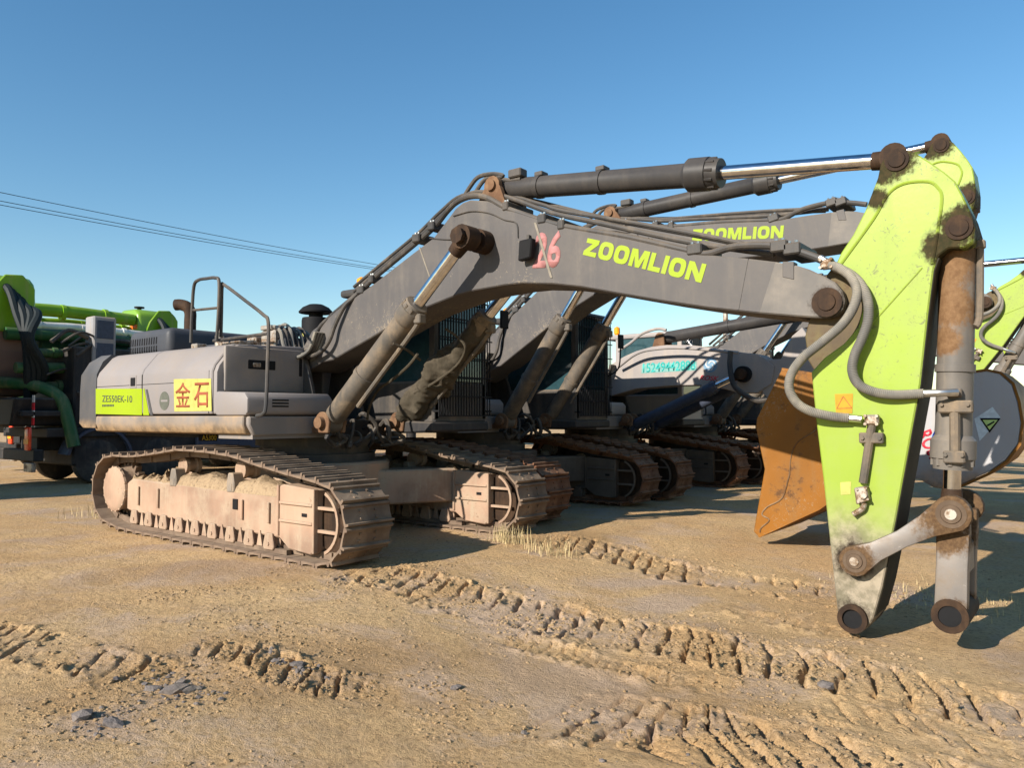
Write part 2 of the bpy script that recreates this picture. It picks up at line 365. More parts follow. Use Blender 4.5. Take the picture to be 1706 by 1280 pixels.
def frame_part(root, side, mats, full=True):
    yc = 1.37 * side
    bm = NB()
    prism(bm, [(.32, .28), (.32, .63), (.44, .685), (3.66, .655), (3.66, .215), (.5, .255)], yc - .19, yc + .19, .018)
    # end casting for the idler, ribbed on both faces
    prism(bm, [(3.62, .24), (3.62, .765), (3.70, .785), (4.20, .755), (4.22, .74), (4.22, .15), (4.16, .10), (3.80, .125)], yc - .215, yc + .215, .015)
    for s in (-1, 1):
        f = yc + s * .205
        for z in (.585, .40): box(bm, 3.66, 4.20, f - .035, f + .035, z, z + .028, .006)
        for z0, z1, x in ((.12, .76, 4.215), (.25, .775, 3.63)): box(bm, x - .016, x + .016, f - .03, f + .03, z0, z1, .006)
        for z in (.56, .33): box(bm, 4.2, 4.55, yc + s * .17 - .02, yc + s * .17 + .02, z, z + .03)
        prism(bm, circle(4.27, .44, .335, 12, -66, 66) + circle(4.27, .44, .305, 12, 66, -66), f - .03, f + .0)
        for x in (.63, 1.12, 2.93, 3.42): box(bm, x, x + .035, f - .012, f + .008, .36, .60 - .02 * (x > 2), .006)
    fr = obj('crawler_frame', bm, mats['frame'], root)
    bm = NB()
    for s in (-1, 1):
        f = yc + s * .197
        box(bm, 2.76, 2.85, f - .004, f + .004, .46, .575); box(bm, 4.02, 4.10, yc + s * .217 - .004, yc + s * .217 + .004, .475, .51)
    obj('port_hole', bm, M['black'], fr)
    # final drive and sprocket
    bm = NB(); y0, y1 = yc - .24, yc + .05
    if side > 0: y0, y1 = yc - .05, yc + .24
    lathe(bm, (0, y0, .53), (0, y1, .53), [(0, .10), (.006, .22), (.02, .275), (.035, .295), (.06, .30), (.07, .28), (.29, .275)], 28)
    for k in range(18):
        a = k * 2 * math.pi / 18; x, z = .285 * math.cos(a), .53 + .285 * math.sin(a)
        cyl(bm, (x, y0 + .03 if side < 0 else y1 - .06, z), (x, y0 + .06 if side < 0 else y1 - .03, z), .024, 6)
    obj('final_drive', bm, mats['frame'], fr)
    bm = NB(); pr = []
    for k in range(21):
        for da, r in ((-.09, .31), (-.04, .385), (.04, .385), (.09, .31)):
            a = k * 2 * math.pi / 21 + da; pr.append((r * math.cos(a), .53 + r * math.sin(a)))
    prism(bm, pr, yc - .04, yc + .04); obj('sprocket', bm, mats['track'], fr)
    bm = NB(); lathe(bm, (4.38, yc - .12, .44), (4.38, yc + .12, .44), [(0, .10), (.01, .30), (.05, .31), (.06, .345), (.18, .345), (.19, .31), (.23, .30), (.24, .1)], 28)
    obj('idler', bm, M['grease_and_shade'], fr)  # near-black colour stands in for the shade deep in the pocket
    if full:
        bm = NB(); lathe(bm, (0, yc - .19, 0), (0, yc + .19, 0), [(0, .04), (.0, .075), (.05, .075), (.055, .105), (.13, .105), (.14, .08), (.24, .08), (.25, .105), (.325, .105), (.33, .075), (.38, .075), (.38, .04)], 14)
        for s in (-1, 1): prism(bm, [(-.06, .09), (.06, .09), (.10, -.05), (.075, -.085), (-.075, -.085), (-.10, -.05)], yc + s * .20 - .02, yc + s * .20 + .02, .008)
        for s in (-1, 1): cyl(bm, (0, yc + s * .222 - .008, -.02), (0, yc + s * .222 + .008, -.02), .022, 6)
        me = finish(bm, 'track_roller'); me.materials.append(mats['frame'])
        for k in range(9): inst('track_roller', me, fr, (.56 + k * .362, 0, .20 - .004 * k))
        bm = NB()
        for k in range(8):
            x = .56 + (k + .5) * .362
            for s in (-1, 1): prism(bm, [(x - .010, .27), (x + .010, .27), (x + .05, .11), (x - .05, .11)], yc + s * .19 - .012, yc + s * .19 + .012)
        obj('roller_guard', bm, mats['frame'], fr)
        bm = NB()
        for s in (-1, 1): box(bm, .45, 3.75, yc + s * .17 - .03, yc + s * .17 + .03, .055, .105)
        obj('track_rail', bm, mats['track'], fr)
        for x in (1.47, 2.70):
            bm = NB()
            prism(bm, [(x - .07, .64), (x + .07, .64), (x + .075, .74), (x + .045, .86), (x - .045, .86), (x - .075, .74)], yc - .20, yc - .06, .012)
            if True:
                prism(bm, [(x - .035, .66), (x + .035, .66), (x + .045, .74), (x - .045, .74)], yc - .204, yc - .198)
            obj('carrier_bracket', bm, M['bracket'], fr)
            bm = NB(); lathe(bm, (x, yc - .07, .885), (x, yc + .17, .885), [(0, .05), (0, .105), (.05, .105), (.055, .08), (.14, .08), (.15, .105), (.2, .105), (.2, .05)], 18)
            obj('carrier_roller', bm, mats['frame'], fr)
        # soil heaped on the frame
        bm = NB(); nx, ny = 170, 15; rng = random.Random(5 + side); V = []
        hs = [rng.uniform(0, 1) for _ in range(400)]
        def vn(x):
            i = int(x); f = x - i; f = f * f * (3 - 2 * f); return hs[i % 400] * (1 - f) + hs[(i + 1) % 400] * f
        for i in range(nx + 1):
            x = .40 + 3.3 * i / nx; row = []
            base = .03 + .10 * vn(x * 1.7 + 3) ** 1.5 + .035 * vn(x * 5.3) + .03 * vn(x * 11)
            for j in range(ny + 1):
                v = j / ny; y = yc - .19 + .38 * v; e = max(0, 1 - (2 * v - 1) ** 4)
                row.append(bm.verts.new((x + rng.uniform(-.01, .01), y, .655 + base * e * (.8 + .4 * vn(x * 9 + y * 9)) + rng.uniform(-.007, .007) * (e > 0) - .01 * (e == 0))))
            V.append(row)
        for i in range(nx):
            for j in range(ny): bm.faces.new((V[i][j], V[i+1][j], V[i+1][j+1], V[i][j+1]))
        obj('soil_heap', bm, M['soil'], fr, smooth=28, label='loose tan soil heaped on top of the crawler frame')
    obj('track_chain', link_bm(yc), mats['track'], fr, kind='stuff')
    me = shoe_mesh(); me.materials.append(mats['track'])
    n = len(TRK); rng = random.Random(3)
    for i in range(n):
        a, b = TRK[i], TRK[(i+1) % n]; t = (b - a).normalized(); c = (a + b) / 2
        inst('track_shoe', me, fr, (c.x, yc, c.z), (rng.uniform(-.006, .006), math.atan2(-t.z, t.x) + rng.uniform(-.02, .02), 0))
    return fr

def carbody(root, mats):
    bm = NB()
    prism(bm, circle(2.2, 0, 1.0, 12), .38, .92, .03, 'z')
    for sx in (-1, 1):
        for sy in (-1, 1):
            p = [(2.2 + sx * .35, sy * .3), (2.2 + sx * .85, sy * .1), (2.2 + sx * 1.42, sy * 1.22), (2.2 + sx * .78, sy * 1.22)]
            prism(bm, p, .36, .80, .02, 'z')
    obj('car_body', bm, mats['frame'], root)
    bm = NB(); lathe(bm, (2.2, 0, .92), (2.2, 0, 1.25), [(0, .78), (.1, .78), (.1, .70), (.2, .70), (.2, .76), (.33, .76)], 36)
    obj('swing_ring', bm, mats['dark'], root)

SIDE = [(-1.585, 1.52), (-1.60, 1.54), (-1.60, 2.02), (-1.57, 2.10), (-1.40, 2.31), (-1.32, 2.355), (-.35, 2.385), (-.35, 1.52)]
def upper(root, o, mats):
    y0 = -1.6
    bm = NB(); box(bm, -.9, 2.7, -1.0, 1.0, 1.22, 1.45); box(bm, 2.3, 2.98, -.74, .5, 1.24, 1.46, .02)
    obj('deck_frame', bm, M['chassis'], root)
    # counterweight: swept round the tail
    bm = NB()
    tail = lambda f: [(-.52, -1.6 * f), (-1.02, -1.6 * f), (-1.20, -1.5 * f), (-1.36, -1.0 * f), (-1.42, 0), (-1.36, 1.0 * f), (-1.20, 1.5 * f), (-1.02, 1.6 * f), (-.52, 1.6 * f)]
    rings = []
    for z, f, dx in ((1.34, .985, .06), (1.40, 1.0, 0), (1.84, 1.0, 0), (2.08, .995, .01), (2.26, .95, .09), (2.36, .88, .2)):
        rings.append([bm.verts.new((max(x + (dx if x < -.6 else 0), -5), y * (f if x < -.6 else (f if z > 2.2 else 1)), z)) for x, y in tail(1)])
    for a, b in zip(rings, rings[1:]):
        for k in range(9): bm.faces.new((a[k], a[(k+1) % 9], b[(k+1) % 9], b[k]))
    bm.faces.new(rings[0][::-1]); bm.faces.new(rings[-1]); _bev(bm, bm.faces[:], .025, 2, 20)
    obj('counterweight', bm, mats['cw'], root)
    # lower skirt
    bm = NB()
    prism(bm, [(-1.595, 1.50), (-1.60, 1.40), (-1.56, 1.30), (-1.45, 1.285), (-1.1, 1.285), (-1.1, 1.50)], -.60, 2.98, .012, 'x')
    prism(bm, [(1.595, 1.50), (1.60, 1.40), (1.56, 1.30), (1.45, 1.285), (1.1, 1.285), (1.1, 1.50)], -.60, 2.3, .012, 'x')
    obj('side_skirt', bm, mats['skirt'], root)
    bm = NB(); prism(bm, [(-1.57, 1.495), (-1.57, 1.40), (-1.50, 1.28), (-.5, 1.28), (-.5, 1.495)], 2.985, 3.06, .015, 'x'); box(bm, 2.35, 3.02, -1.5, -.5, 1.24, 1.49)
    obj('front_sill', bm, M['panel'], root)
    # engine side doors
    for x0, x1 in ((-.515, .735), (.745, 2.36)):
        bm = NB(); prism(bm, SIDE, x0, x1, .012, 'x'); d = obj('side_door', bm, mats['body'], root)
        bm = NB(); prism(bm, [(-y, z) for y, z in SIDE][::-1], x0, min(x1, 1.9), .012, 'x'); obj('side_door', bm, mats['body'], root)
        if x0 < 0:
            bm = NB(); box(bm, .42, .60, -1.606, -1.596, 1.86, 2.03, .008); h = obj('latch_plate', bm, mats['body'], d)
            bm = NB(); box(bm, .455, .575, -1.612, -1.602, 1.89, 2.0, .012); obj('latch', bm, M['black'], d)
    bm = NB()
    sd2 = [(y + .02 if y < -1.3 else y, z - .012 if z > 2 else z) for y, z in SIDE]; prism(bm, sd2, 2.30, 2.425, .03, 'x', 2)
    obj('corner_post', bm, mats['body'], root)
    bm = NB(); box(bm, 2.40, 2.462, -1.50, -.38, 1.785, 2.325, .05, 2); fp = obj('tank_front_panel', bm, mats['panel'], root)
    bm = NB(); box(bm, 2.455, 2.470, -1.20, -.82, 2.06, 2.17, .03); obj('handle_recess', bm, M['black'], fp)
    bm = NB(); box(bm, 2.462, 2.480, -1.14, -1.03, 2.085, 2.14, .008); obj('handle', bm, M['steel'], fp)
    bm = NB(); box(bm, 2.458, 2.470, -.47, -.43, 2.0, 2.22); obj('slot', bm, M['black'], fp)
    bm = NB()
    prism(bm, [(2.43, 1.505), (3.02, 1.505), (3.06, 1.54), (3.06, 1.70), (3.0, 1.765), (2.43, 1.785)], -1.60, -.42, .03, 'y', 2)
    tb = obj('tool_box', bm, mats['body'], root)
    for z in (1.60, 1.635, 1.67):
        bm = NB(); box(bm, 3.05, 3.064, -1.28, -1.06, z, z + .018); obj('vent_slot', bm, M['black'], tb)
    for x0, x1, z0, z1, y in ((-.50, 2.29, 1.900, 1.907, -1.6015), (-.521, -.513, 1.53, 2.03, -1.6015), (.736, .744, 1.53, 2.03, -1.6015), (2.292, 2.299, 1.53, 2.03, -1.6015)):
        bm = NB(); box(bm, x0, x1, y, y + .03, z0, z1); obj('panel_seam', bm, M['black'], root)
    # hood and rooftop items
    bm = NB(); box(bm, -1.05, .12, -.92, .95, 2.36, 2.76, .10, 3); hd = obj('engine_hood', bm, mats['hood'], root)
    me = None
    for r in range(2):
        for k in range(12):
            bm = NB(); x = -.97 + k * .068; z = 2.46 + r * .125
            if me is None:
                prism(bm, [(-.014, -.05), (.008, -.05), (.018, .05), (-.004, .05)], -.004, .006); me = finish(bm, 'louver_slot'); me.materials.append(M['black'])
            inst('louver_slot', me, hd, (x, -.922, z))
    bm = NB(); box(bm, .12, 2.2, -.5, 1.2, 2.36, 2.52, .05); obj('engine_cover', bm, M['hood'], root)
    bm = NB(); tube(bm, [(-.95, .0, 2.6), (-.95, .0, 2.98), (-.95, .0, 3.14), (-.99, -.03, 3.23), (-1.08, -.08, 3.27), (-1.16, -.13, 3.27)], .09, 14); obj('exhaust_pipe', bm, M['grease_and_shade'], root)
    bm = NB(); lathe(bm, (1.52, -1.0, 2.36), (1.52, -1.0, 2.8), [(0, .055), (.17, .055), (.17, .04), (.21, .04), (.21, .015), (.26, .012)], 12); obj('filler_neck', bm, M['steel'], root)
    bm = NB(); box(bm, 1.75, 2.2, -1.15, -.9, 2.37, 2.42, .01); box(bm, 1.1, 1.24, -1.15, -1.0, 2.37, 2.44, .01); obj('roof_fittings', bm, M['steel'], root)
    # handrails
    for pts in ([(1.364,-1.300,2.430),(1.380,-1.300,2.818),(1.413,-1.300,3.136),(1.509,-1.300,3.209),(1.715,-1.300,3.209),(1.889,-1.300,3.197),(1.983,-1.300,3.135),(1.979,-1.300,2.767),(1.949,-1.300,2.417)],
                [(1.958,-1.250,2.465),(1.963,-1.250,2.774),(1.969,-1.250,3.084),(2.020,-1.250,3.101),(2.480,-1.250,2.859),(2.863,-1.280,2.667),(3.069,-1.350,2.548),(3.211,-1.450,2.116),(3.332,-1.550,1.618),(3.324,-1.580,1.521),(3.185,-1.560,1.501)]):
        bm = NB(); tube(bm, pts, .021, 8, 5); obj('handrail', bm, M['dark'], root)
    bm = NB(); a = [(1.408,-1.300,2.838),(1.965,-1.300,2.820)]; tube(bm, a, .017, 8, 1); a = [(1.801,-1.250,2.430),(2.916,-1.250,2.445)]; tube(bm, a, .02, 8, 1)
    obj('rail_crossbar', bm, M['dark'], root)
    # intake stack
    p = [(1.481,0.550,2.658)][0]
    bm = NB(); lathe(bm, (p[0], .55, p[2] - .12), (p[0], .55, p[2] + 1), [(0, .20), (.34, .20), (.38, .19), (.38, .10), (.45, .10), (.45, .24), (.47, .245), (.53, .19), (.575, .1), (.58, 0.01)], 20)
    pf = obj('intake_filter', bm, M['black'], root)
    bm = NB(); box(bm, p[0] - .16, p[0] + .16, .38, .72, 2.3, p[2] - .10, .02); obj('intake_base', bm, mats['body'], root)
    bm = NB(); prism(bm, [(p[0] + .2006 * math.cos(R_(a)), .55 + .2006 * math.sin(R_(a))) for a in (225, 235, 245, 255, 265)] + [(p[0] + .196 * math.cos(R_(a)), .55 + .196 * math.sin(R_(a))) for a in (265, 245, 225)], p[2] - .02, p[2] + .07, 0, 'z'); obj('filter_sticker', bm, M['yellow'], pf)
    # cab on the far side
    bm = NB()
    for (x, y) in ((2.30, .62), (3.76, .62), (3.76, 1.56), (2.30, 1.56)): box(bm, x - .05, x + .05, y - .045, y + .045, 1.45, 3.18, .01)
    box(bm, 2.25, 3.81, .57, 1.61, 1.40, 1.95, .03); box(bm, 2.0, 3.84, .55, 1.63, 3.16, 3.27, .04, 2)
    cb = obj('cab', bm, mats['body'] if o.get('paleCab') else M['dark'], root)
    bm = NB(); box(bm, 2.3, 3.78, .60, .606, 1.95, 3.16); obj('side_window', bm, M['glass'], cb)
    bm = NB(); box(bm, 3.79, 3.796, .62, 1.56, 1.95, 3.16); obj('windscreen', bm, M['glass'], cb)
    bm = NB(); box(bm, 2.3, 3.78, 1.57, 1.576, 1.95, 3.16); obj('side_window', bm, M['glass'], cb)
    bm = NB(); box(bm, 2.6, 3.0, .9, 1.35, 1.95, 2.15, .04); box(bm, 2.5, 2.65, .9, 1.35, 2.1, 2.75, .05); obj('seat', bm, M['black'], cb)
    if o.get('guard', True):
        bm = NB()
        for k in range(20): y = .58 + k * .053; box(bm, 3.88, 3.892, y - .005, y + .005, 1.5, 3.2)
        for z in (1.5, 1.75, 2.0, 2.25, 2.5, 2.75, 3.0, 3.2): box(bm, 3.892, 3.905, .56, 1.62, z - .008, z + .008)
        for x in (3.8,): 
            for y in (.58, 1.6): box(bm, x - .02, 3.90, y - .01, y + .01, 3.13, 3.15); box(bm, x - .02, 3.90, y - .01, y + .01, 1.55, 1.57)
        obj('guard_grille', bm, M['black'], cb)
    bm = NB(); prism(bm, [(3.2, 1.27), (3.86, 1.30), (3.86, 1.42), (3.2, 1.44)], .5, 1.6, .02); obj('cab_floor', bm, M['chassis'], root)
    bm = NB(); tube(bm, [(3.8, 1.62, 2.2), (3.95, 1.75, 2.35), (3.97, 1.80, 2.75)], .014, 6); box(bm, 3.95, 3.99, 1.72, 1.88, 2.7, 2.95, .01); obj('mirror', bm, M['black'], cb)
    bm = NB(); p = [(2.146,0.800,3.365)][0]
    lathe(bm, (2.15, .82, 3.26), (2.15, .82, 3.6), [(0, .05), (.06, .05), (.06, .07), (.19, .065), (.22, .02)], 12); obj('beacon', bm, M['orange'], cb)
    for k in range(12):
        rg = random.Random(40 + k); bm = NB(); y = -.62 + k * .1; z = rg.uniform(1.25, 1.5)
        tube(bm, [(3.05, y, z), (3.2, y + rg.uniform(-.1, .1), z + rg.uniform(-.05, .12)), (3.28, y + rg.uniform(-.15, .15), z - .12), (3.15, y + rg.uniform(-.2, .2), 1.12)], rg.uniform(.018, .035), 7, 4); obj('swivel_hose', bm, M['rubber'], root)
    # boom foot brackets, valves and hose bundle
    bm = NB()
    for s in (-1, 1):
        prism(bm, [(1.95, 1.45), (2.75, 1.45), (2.55, 2.05), (2.42, 2.33), (2.25, 2.36), (2.12, 2.25)], s * .37 - .03, s * .37 + .03, .01)
    obj('boom_bracket', bm, M['dark'], root)
    bm = NB(); cyl(bm, (FOOT.x, -.46, FOOT.z), (FOOT.x, .46, FOOT.z), .085, 18); obj('foot_pin', bm, M['rust'], root)
    for s in (-1, 1):
        bm = NB()
        for yy in (s * .6 - .13, s * .6 + .10):
            prism(bm, [(2.95, 1.30), (3.35, 1.30)] + circle(3.24, 1.42, .13, 8, -20, 190), yy, yy + .04, .008)
        cyl(bm, (3.24, s * .6 - .19, 1.42), (3.24, s * .6 + .19, 1.42), .07, 16)
        obj('cylinder_bracket', bm, M['rust'], root)
    bm = NB(); box(bm, 1.75, 2.05, -.55, -.2, 2.36, 2.62, .02); box(bm, 1.5, 1.7, -.6, -.3, 2.36, 2.55, .02); box(bm, 1.78, 2.0, -.58, -.45, 2.62, 2.68, .01); obj('valve_block', bm, M['steel'], root)
    rng = random.Random(11)
    for k in range(7):
        bm = NB(); yy = -.50 + k * .075
        a = rng.uniform(-.04, .04)
        tube(bm, [(1.75, yy, 2.52), (1.98, yy - .02, 2.66 + a), (2.18, yy - .05, 2.58 + a), (2.30, yy - .08, 2.38), (2.42 + a, yy * .6 - .22, 2.24 + a), (2.62, yy * .3 - .30, 2.32 + a), (2.72, yy * .3 - .27, 2.55)], .024, 8, 6)
        obj('hydraulic_hose', bm, M['rubber'] if k % 2 else M['hose'], root)

# ------------------------------------------------------------------ boom with pipes and lettering
BOOM_TOP = [(2.470,2.587),(2.951,2.809),(3.659,3.086),(4.212,3.325),(4.608,3.490),(4.816,3.661),(4.931,3.762),(5.036,3.810),(5.147,3.823),(5.415,3.764),(5.671,3.663),(5.926,3.546),(6.349,3.346),(7.053,3.132),(7.740,2.897),(8.160,2.807),(8.409,2.746),(8.599,2.688)]
BOOM_BOT = [(8.565,2.287),(8.269,2.336),(7.838,2.418),(7.387,2.522),(6.992,2.621),(6.553,2.733),(6.225,2.797),(5.833,2.845),(5.615,2.850),(5.439,2.843),(5.208,2.835),(4.951,2.809),(4.684,2.755),(4.407,2.698),(4.119,2.612),(3.613,2.436),(3.183,2.294),(2.890,2.197),(2.668,2.177)]
def boom(root, o, ang, mats):
    tr = dict(pivot=FOOT)
    prof = [(2.20, 2.29), (2.27, 2.36)] + BOOM_TOP + BOOM_BOT + [(2.48, 2.10), (2.32, 2.07), (2.20, 2.12)]
    bm = NB(); prism(bm, prof, -.29, .29, .012)
    bo = obj('boom', bm, mats['boom'], root, **tr); bo.location = FOOT; bo.rotation_euler = (0, -ang, 0)
    bm = NB()
    fork = [BOOM_TOP[-2], BOOM_TOP[-1]] + [(8.687,2.649),(8.791,2.585),(8.871,2.529),(8.927,2.453),(8.947,2.372),(8.924,2.304),(8.875,2.267),(8.812,2.253),(8.685,2.268)] + [BOOM_BOT[0], BOOM_BOT[1]]
    for s in (-1, 1): prism(bm, fork, s * .245 - .047, s * .245 + .047, .012)
    obj('boom_fork', bm, mats['forkp'], bo, **tr)
    bm = NB()
    for s in (-1, 1): lathe(bm, (APIN.x, s * .285, APIN.z), (APIN.x, s * .34, APIN.z), [(0, .115), (.022, .115), (.022, .07), (.035, .065)], 20)
    obj('arm_pin', bm, M['grease_and_shade'], bo, **tr)
    # pin carrying the lift cylinders
    hp = o['HP']
    bm = NB(); cyl(bm, (hp[0], -.44, hp[1]), (hp[0], .44, hp[1]), .125, 20); obj('cylinder_boss', bm, M['grease_and_shade'], bo, **tr)
    bm = NB(); cyl(bm, (hp[0], -.74, hp[1]), (hp[0], .74, hp[1]), .07, 18); cyl(bm, (hp[0], -.76, hp[1]), (hp[0], -.72, hp[1]), .085, 8); obj('cylinder_pin', bm, M['grease_and_shade'], bo, **tr)
    cb = o['CB']
    for s in (-1, 1):
        bm = NB(); prism(bm, [(cb[0] - .28, cb[1] - .30), (cb[0] + .22, cb[1] - .30), (cb[0] + .11, cb[1] - .02)] + circle(cb[0], cb[1], .105, 7, -10, 190), s * .17 - .03, s * .17 + .03, .01); obj('cylinder_lug', bm, M['rust'], bo, **tr)
    bm = NB(); cyl(bm, (cb[0], -.23, cb[1]), (cb[0], .23, cb[1]), .06, 16); obj('lug_pin', bm, M['rust'], bo, **tr)
    # steel pipes and clamps along the boom
    if o.get('pipes', True):
        runs = [[(2.890,-0.240,2.804),(3.337,-0.240,3.017),(3.604,-0.240,3.164),(4.161,-0.240,3.424),(4.560,-0.240,3.616),(4.788,-0.260,3.765),(4.948,-0.270,3.843),(5.147,-0.270,3.867),(5.357,-0.270,3.817),(5.600,-0.270,3.673),(5.765,-0.260,3.591),(6.329,-0.260,3.361),(7.036,-0.260,3.152),(7.665,-0.260,2.933),(7.831,-0.260,2.890),(8.020,-0.260,2.917),(8.201,-0.260,2.912),(8.449,-0.260,2.868),(8.662,-0.260,2.777),(8.823,-0.270,2.688)],
                [(3.122,-0.150,3.050),(3.662,-0.150,3.302),(4.265,-0.150,3.580),(4.596,-0.150,3.765),(4.912,-0.150,3.916),(5.173,-0.150,3.936),(5.587,-0.150,3.797),(6.124,-0.150,3.549),(6.687,-0.150,3.357),(7.616,-0.150,3.039),(8.055,-0.150,2.916),(8.366,-0.160,2.832)],
                [(2.994,-0.040,3.138),(3.544,-0.040,3.392),(4.157,-0.040,3.673),(4.493,-0.040,3.861),(4.815,-0.040,3.986),(5.336,-0.040,3.919),(5.897,-0.040,3.704),(6.197,-0.040,3.579),(7.018,-0.040,3.327),(7.739,-0.040,3.096),(8.326,-0.040,2.888)],
                [(2.925,0.120,3.151),(4.000,0.120,3.683),(4.675,0.120,4.019),(5.378,0.120,3.915),(6.525,0.120,3.497),(7.670,0.120,3.125),(8.272,0.120,2.912)]]
        for i, pts in enumerate(runs):
            bm = NB(); tube(bm, pts, (.032, .026, .022, .026)[i], 10, 5); obj('steel_pipe', bm, mats['pipe'], bo, **tr)
        for (px, pz, w) in PXC:
            bm = NB(); ax = math.atan2(0, 1)
            box(bm, px - w, px + w, -.305, .16, pz - .045, pz + .05, .012); obj('pipe_clamp', bm, M['dark'], bo, **tr)
            bm = NB()
            for d in (-.4, .4): cyl(bm, (px + d * w, -.27, pz + .04), (px + d * w, -.27, pz + .07), .014, 6)
            obj('clamp_bolt', bm, M['silver'], bo, **tr)
        for pts, r in (([(2.902,-0.250,2.810),(2.788,-0.270,2.733),(2.638,-0.290,2.629),(2.557,-0.310,2.502),(2.501,-0.330,2.366),(2.382,-0.360,2.332)], .026),
                       ([(3.338,-0.260,3.007),(3.264,-0.290,2.937),(3.179,-0.330,2.859),(3.092,-0.350,2.738),(3.004,-0.360,2.596),(2.940,-0.380,2.435),(2.815,-0.390,2.314),(2.616,-0.390,2.257),(2.397,-0.380,2.291),(2.180,-0.340,2.414),(1.970,-0.300,2.557)], .027),
                       ([(5.318,-0.100,4.060),(5.451,-0.100,4.074),(5.301,-0.100,4.123),(5.105,-0.100,4.128),(4.974,-0.100,4.031),(4.886,-0.100,3.932)], .024),
                       ([(5.677,-0.080,4.003),(5.492,-0.080,4.025),(5.302,-0.080,4.101),(5.166,-0.080,4.081),(5.071,-0.080,3.998),(5.028,-0.080,3.939)], .024)):
            bm = NB(); tube(bm, pts, r, 9, 6); obj('hydraulic_hose', bm, M['rubber'], bo, **tr)
        for pts in ([(4.557,-0.295,3.490),(4.824,-0.298,3.438),(5.011,-0.310,3.429),(5.071,-0.330,3.488)], [(4.912,-0.298,3.684),(5.171,-0.298,3.694),(5.421,-0.298,3.633),(5.622,-0.298,3.531),(5.779,-0.298,3.469),(5.801,-0.298,3.317)]):
            bm = NB(); tube(bm, pts, .007, 6, 4); obj('grease_line', bm, M['dark'], bo, **tr)
        # work lamp
        a = [(5.886,3.257),(6.051,3.263),(6.028,3.068),(5.871,3.051)]; bm = NB(); prism(bm, a, -.40, -.32, .012); wl = obj('work_lamp', bm, M['black'], bo, **tr)
        bm = NB(); b = [(5.932,3.322),(5.963,3.318),(5.962,3.196),(5.932,3.200)]; prism(bm, b, -.33, -.285); obj('lamp_bracket', bm, M['dark'], wl, **tr)
        a = [(8.477,2.737),(8.567,2.726),(8.565,2.581),(8.475,2.611)]; bm = NB(); prism(bm, a, -.298, -.2, .004); obj('pipe_bracket', bm, M['boom'], bo, **tr)
    if o.get('letters', True):
        q = [(6.576,3.038),(7.776,2.637),(6.631,3.199)]
        obj('lettering', text_bm('ZOOMLION', q, -.2915, .003, off=.022, shear=.0), M['lime_decal'], bo, smooth=0, **tr)
    if o.get('number'):
        q = [(5.977,2.976),(6.304,2.949),(6.023,3.341)]; obj('number', text_bm('26', q, -.2915, .002, off=.03, shear=.03), M['pink'], bo, smooth=0, **tr)
        bm = NB(); a = [(6.001,3.442),(6.030,3.437),(6.225,2.857),(6.197,2.860)]; prism(bm, a, -.2975, -.292); obj('scrape_mark', bm, M['scrape'], bo, **tr)
        bm = NB(); a = [(4.384,3.412),(4.403,3.410),(4.592,2.992),(4.573,2.994)]; prism(bm, a, -.2935, -.286); obj('scrape_mark', bm, M['scrape'], bo, **tr)
        bm = NB(); a = [(8.180,2.799),(8.195,2.797),(8.107,2.379),(8.092,2.381)]; prism(bm, a, -.2945, -.285); obj('weld_seam', bm, M['boom'], bo, **tr)
    return bo

PXC = [(x, z, w) for (x, z), w in zip([(3.392,3.025),(3.583,3.136),(4.335,3.523),(4.570,3.626),(5.632,3.672),(6.091,3.466),(6.322,3.370),(7.717,2.939),(8.446,2.866),(8.551,2.832)], (.06, .04, .06, .05, .04, .05, .04, .07, .07, .07))]

def ram(root, name, pa, pb, tube_len, r, rr, mat, eye=.12, wid=.16, bands=(), head=1.35, rodmat=None):
    """hydraulic cylinder from base pin pa to rod pin pb; parts tube > rod"""
    pa = Vector(pa); pb = Vector(pb); L = (pb - pa).length; d = (pb - pa).normalized(); bm = NB()
    pr = [(eye * .5, r * .6), (eye * .9, r * .95), (eye * 1.1, r)]
    for b in sorted(bands): t = b * tube_len; pr += [(t - .03, r), (t - .028, r * 1.1), (t + .028, r * 1.1), (t + .03, r)]
    pr += [(tube_len * .86, r), (tube_len * .865, r * 1.06), (tube_len * .88, r * head), (tube_len * .955, r * head), (tube_len * .957, r * head * .92), (tube_len, r * head * .85), (tube_len, rr * 1.1)]
    lathe(bm, pa, pb, pr, 24)
    for k in range(10):
        s, u = _frame(d); a = k * math.pi / 5; c = (s * math.cos(a) + u * math.sin(a)) * r * head * .86
        cyl(bm, pa + d * (tube_len * .955) + c, pa + d * (tube_len * .985) + c, r * .14, 6)
    cyl(bm, pa + Vector((0, -wid / 2, 0)), pa + Vector((0, wid / 2, 0)), eye, 18)
    t = obj(name, bm, mat, root)
    bm = NB(); cyl(bm, pa + d * (tube_len - .02), pb - d * eye * .6, rr, 20); obj('piston_rod', bm, rodmat or M['chrome'], t)
    bm = NB(); lathe(bm, pb - d * (eye * 1.7), pb, [(0, rr * 1.15), (eye * 1.7, eye * .8)], 16); cyl(bm, pb + Vector((0, -wid / 2, 0)), pb + Vector((0, wid / 2, 0)), eye, 18)
    obj('rod_eye', bm, M['grease_and_shade'], t)
    return t
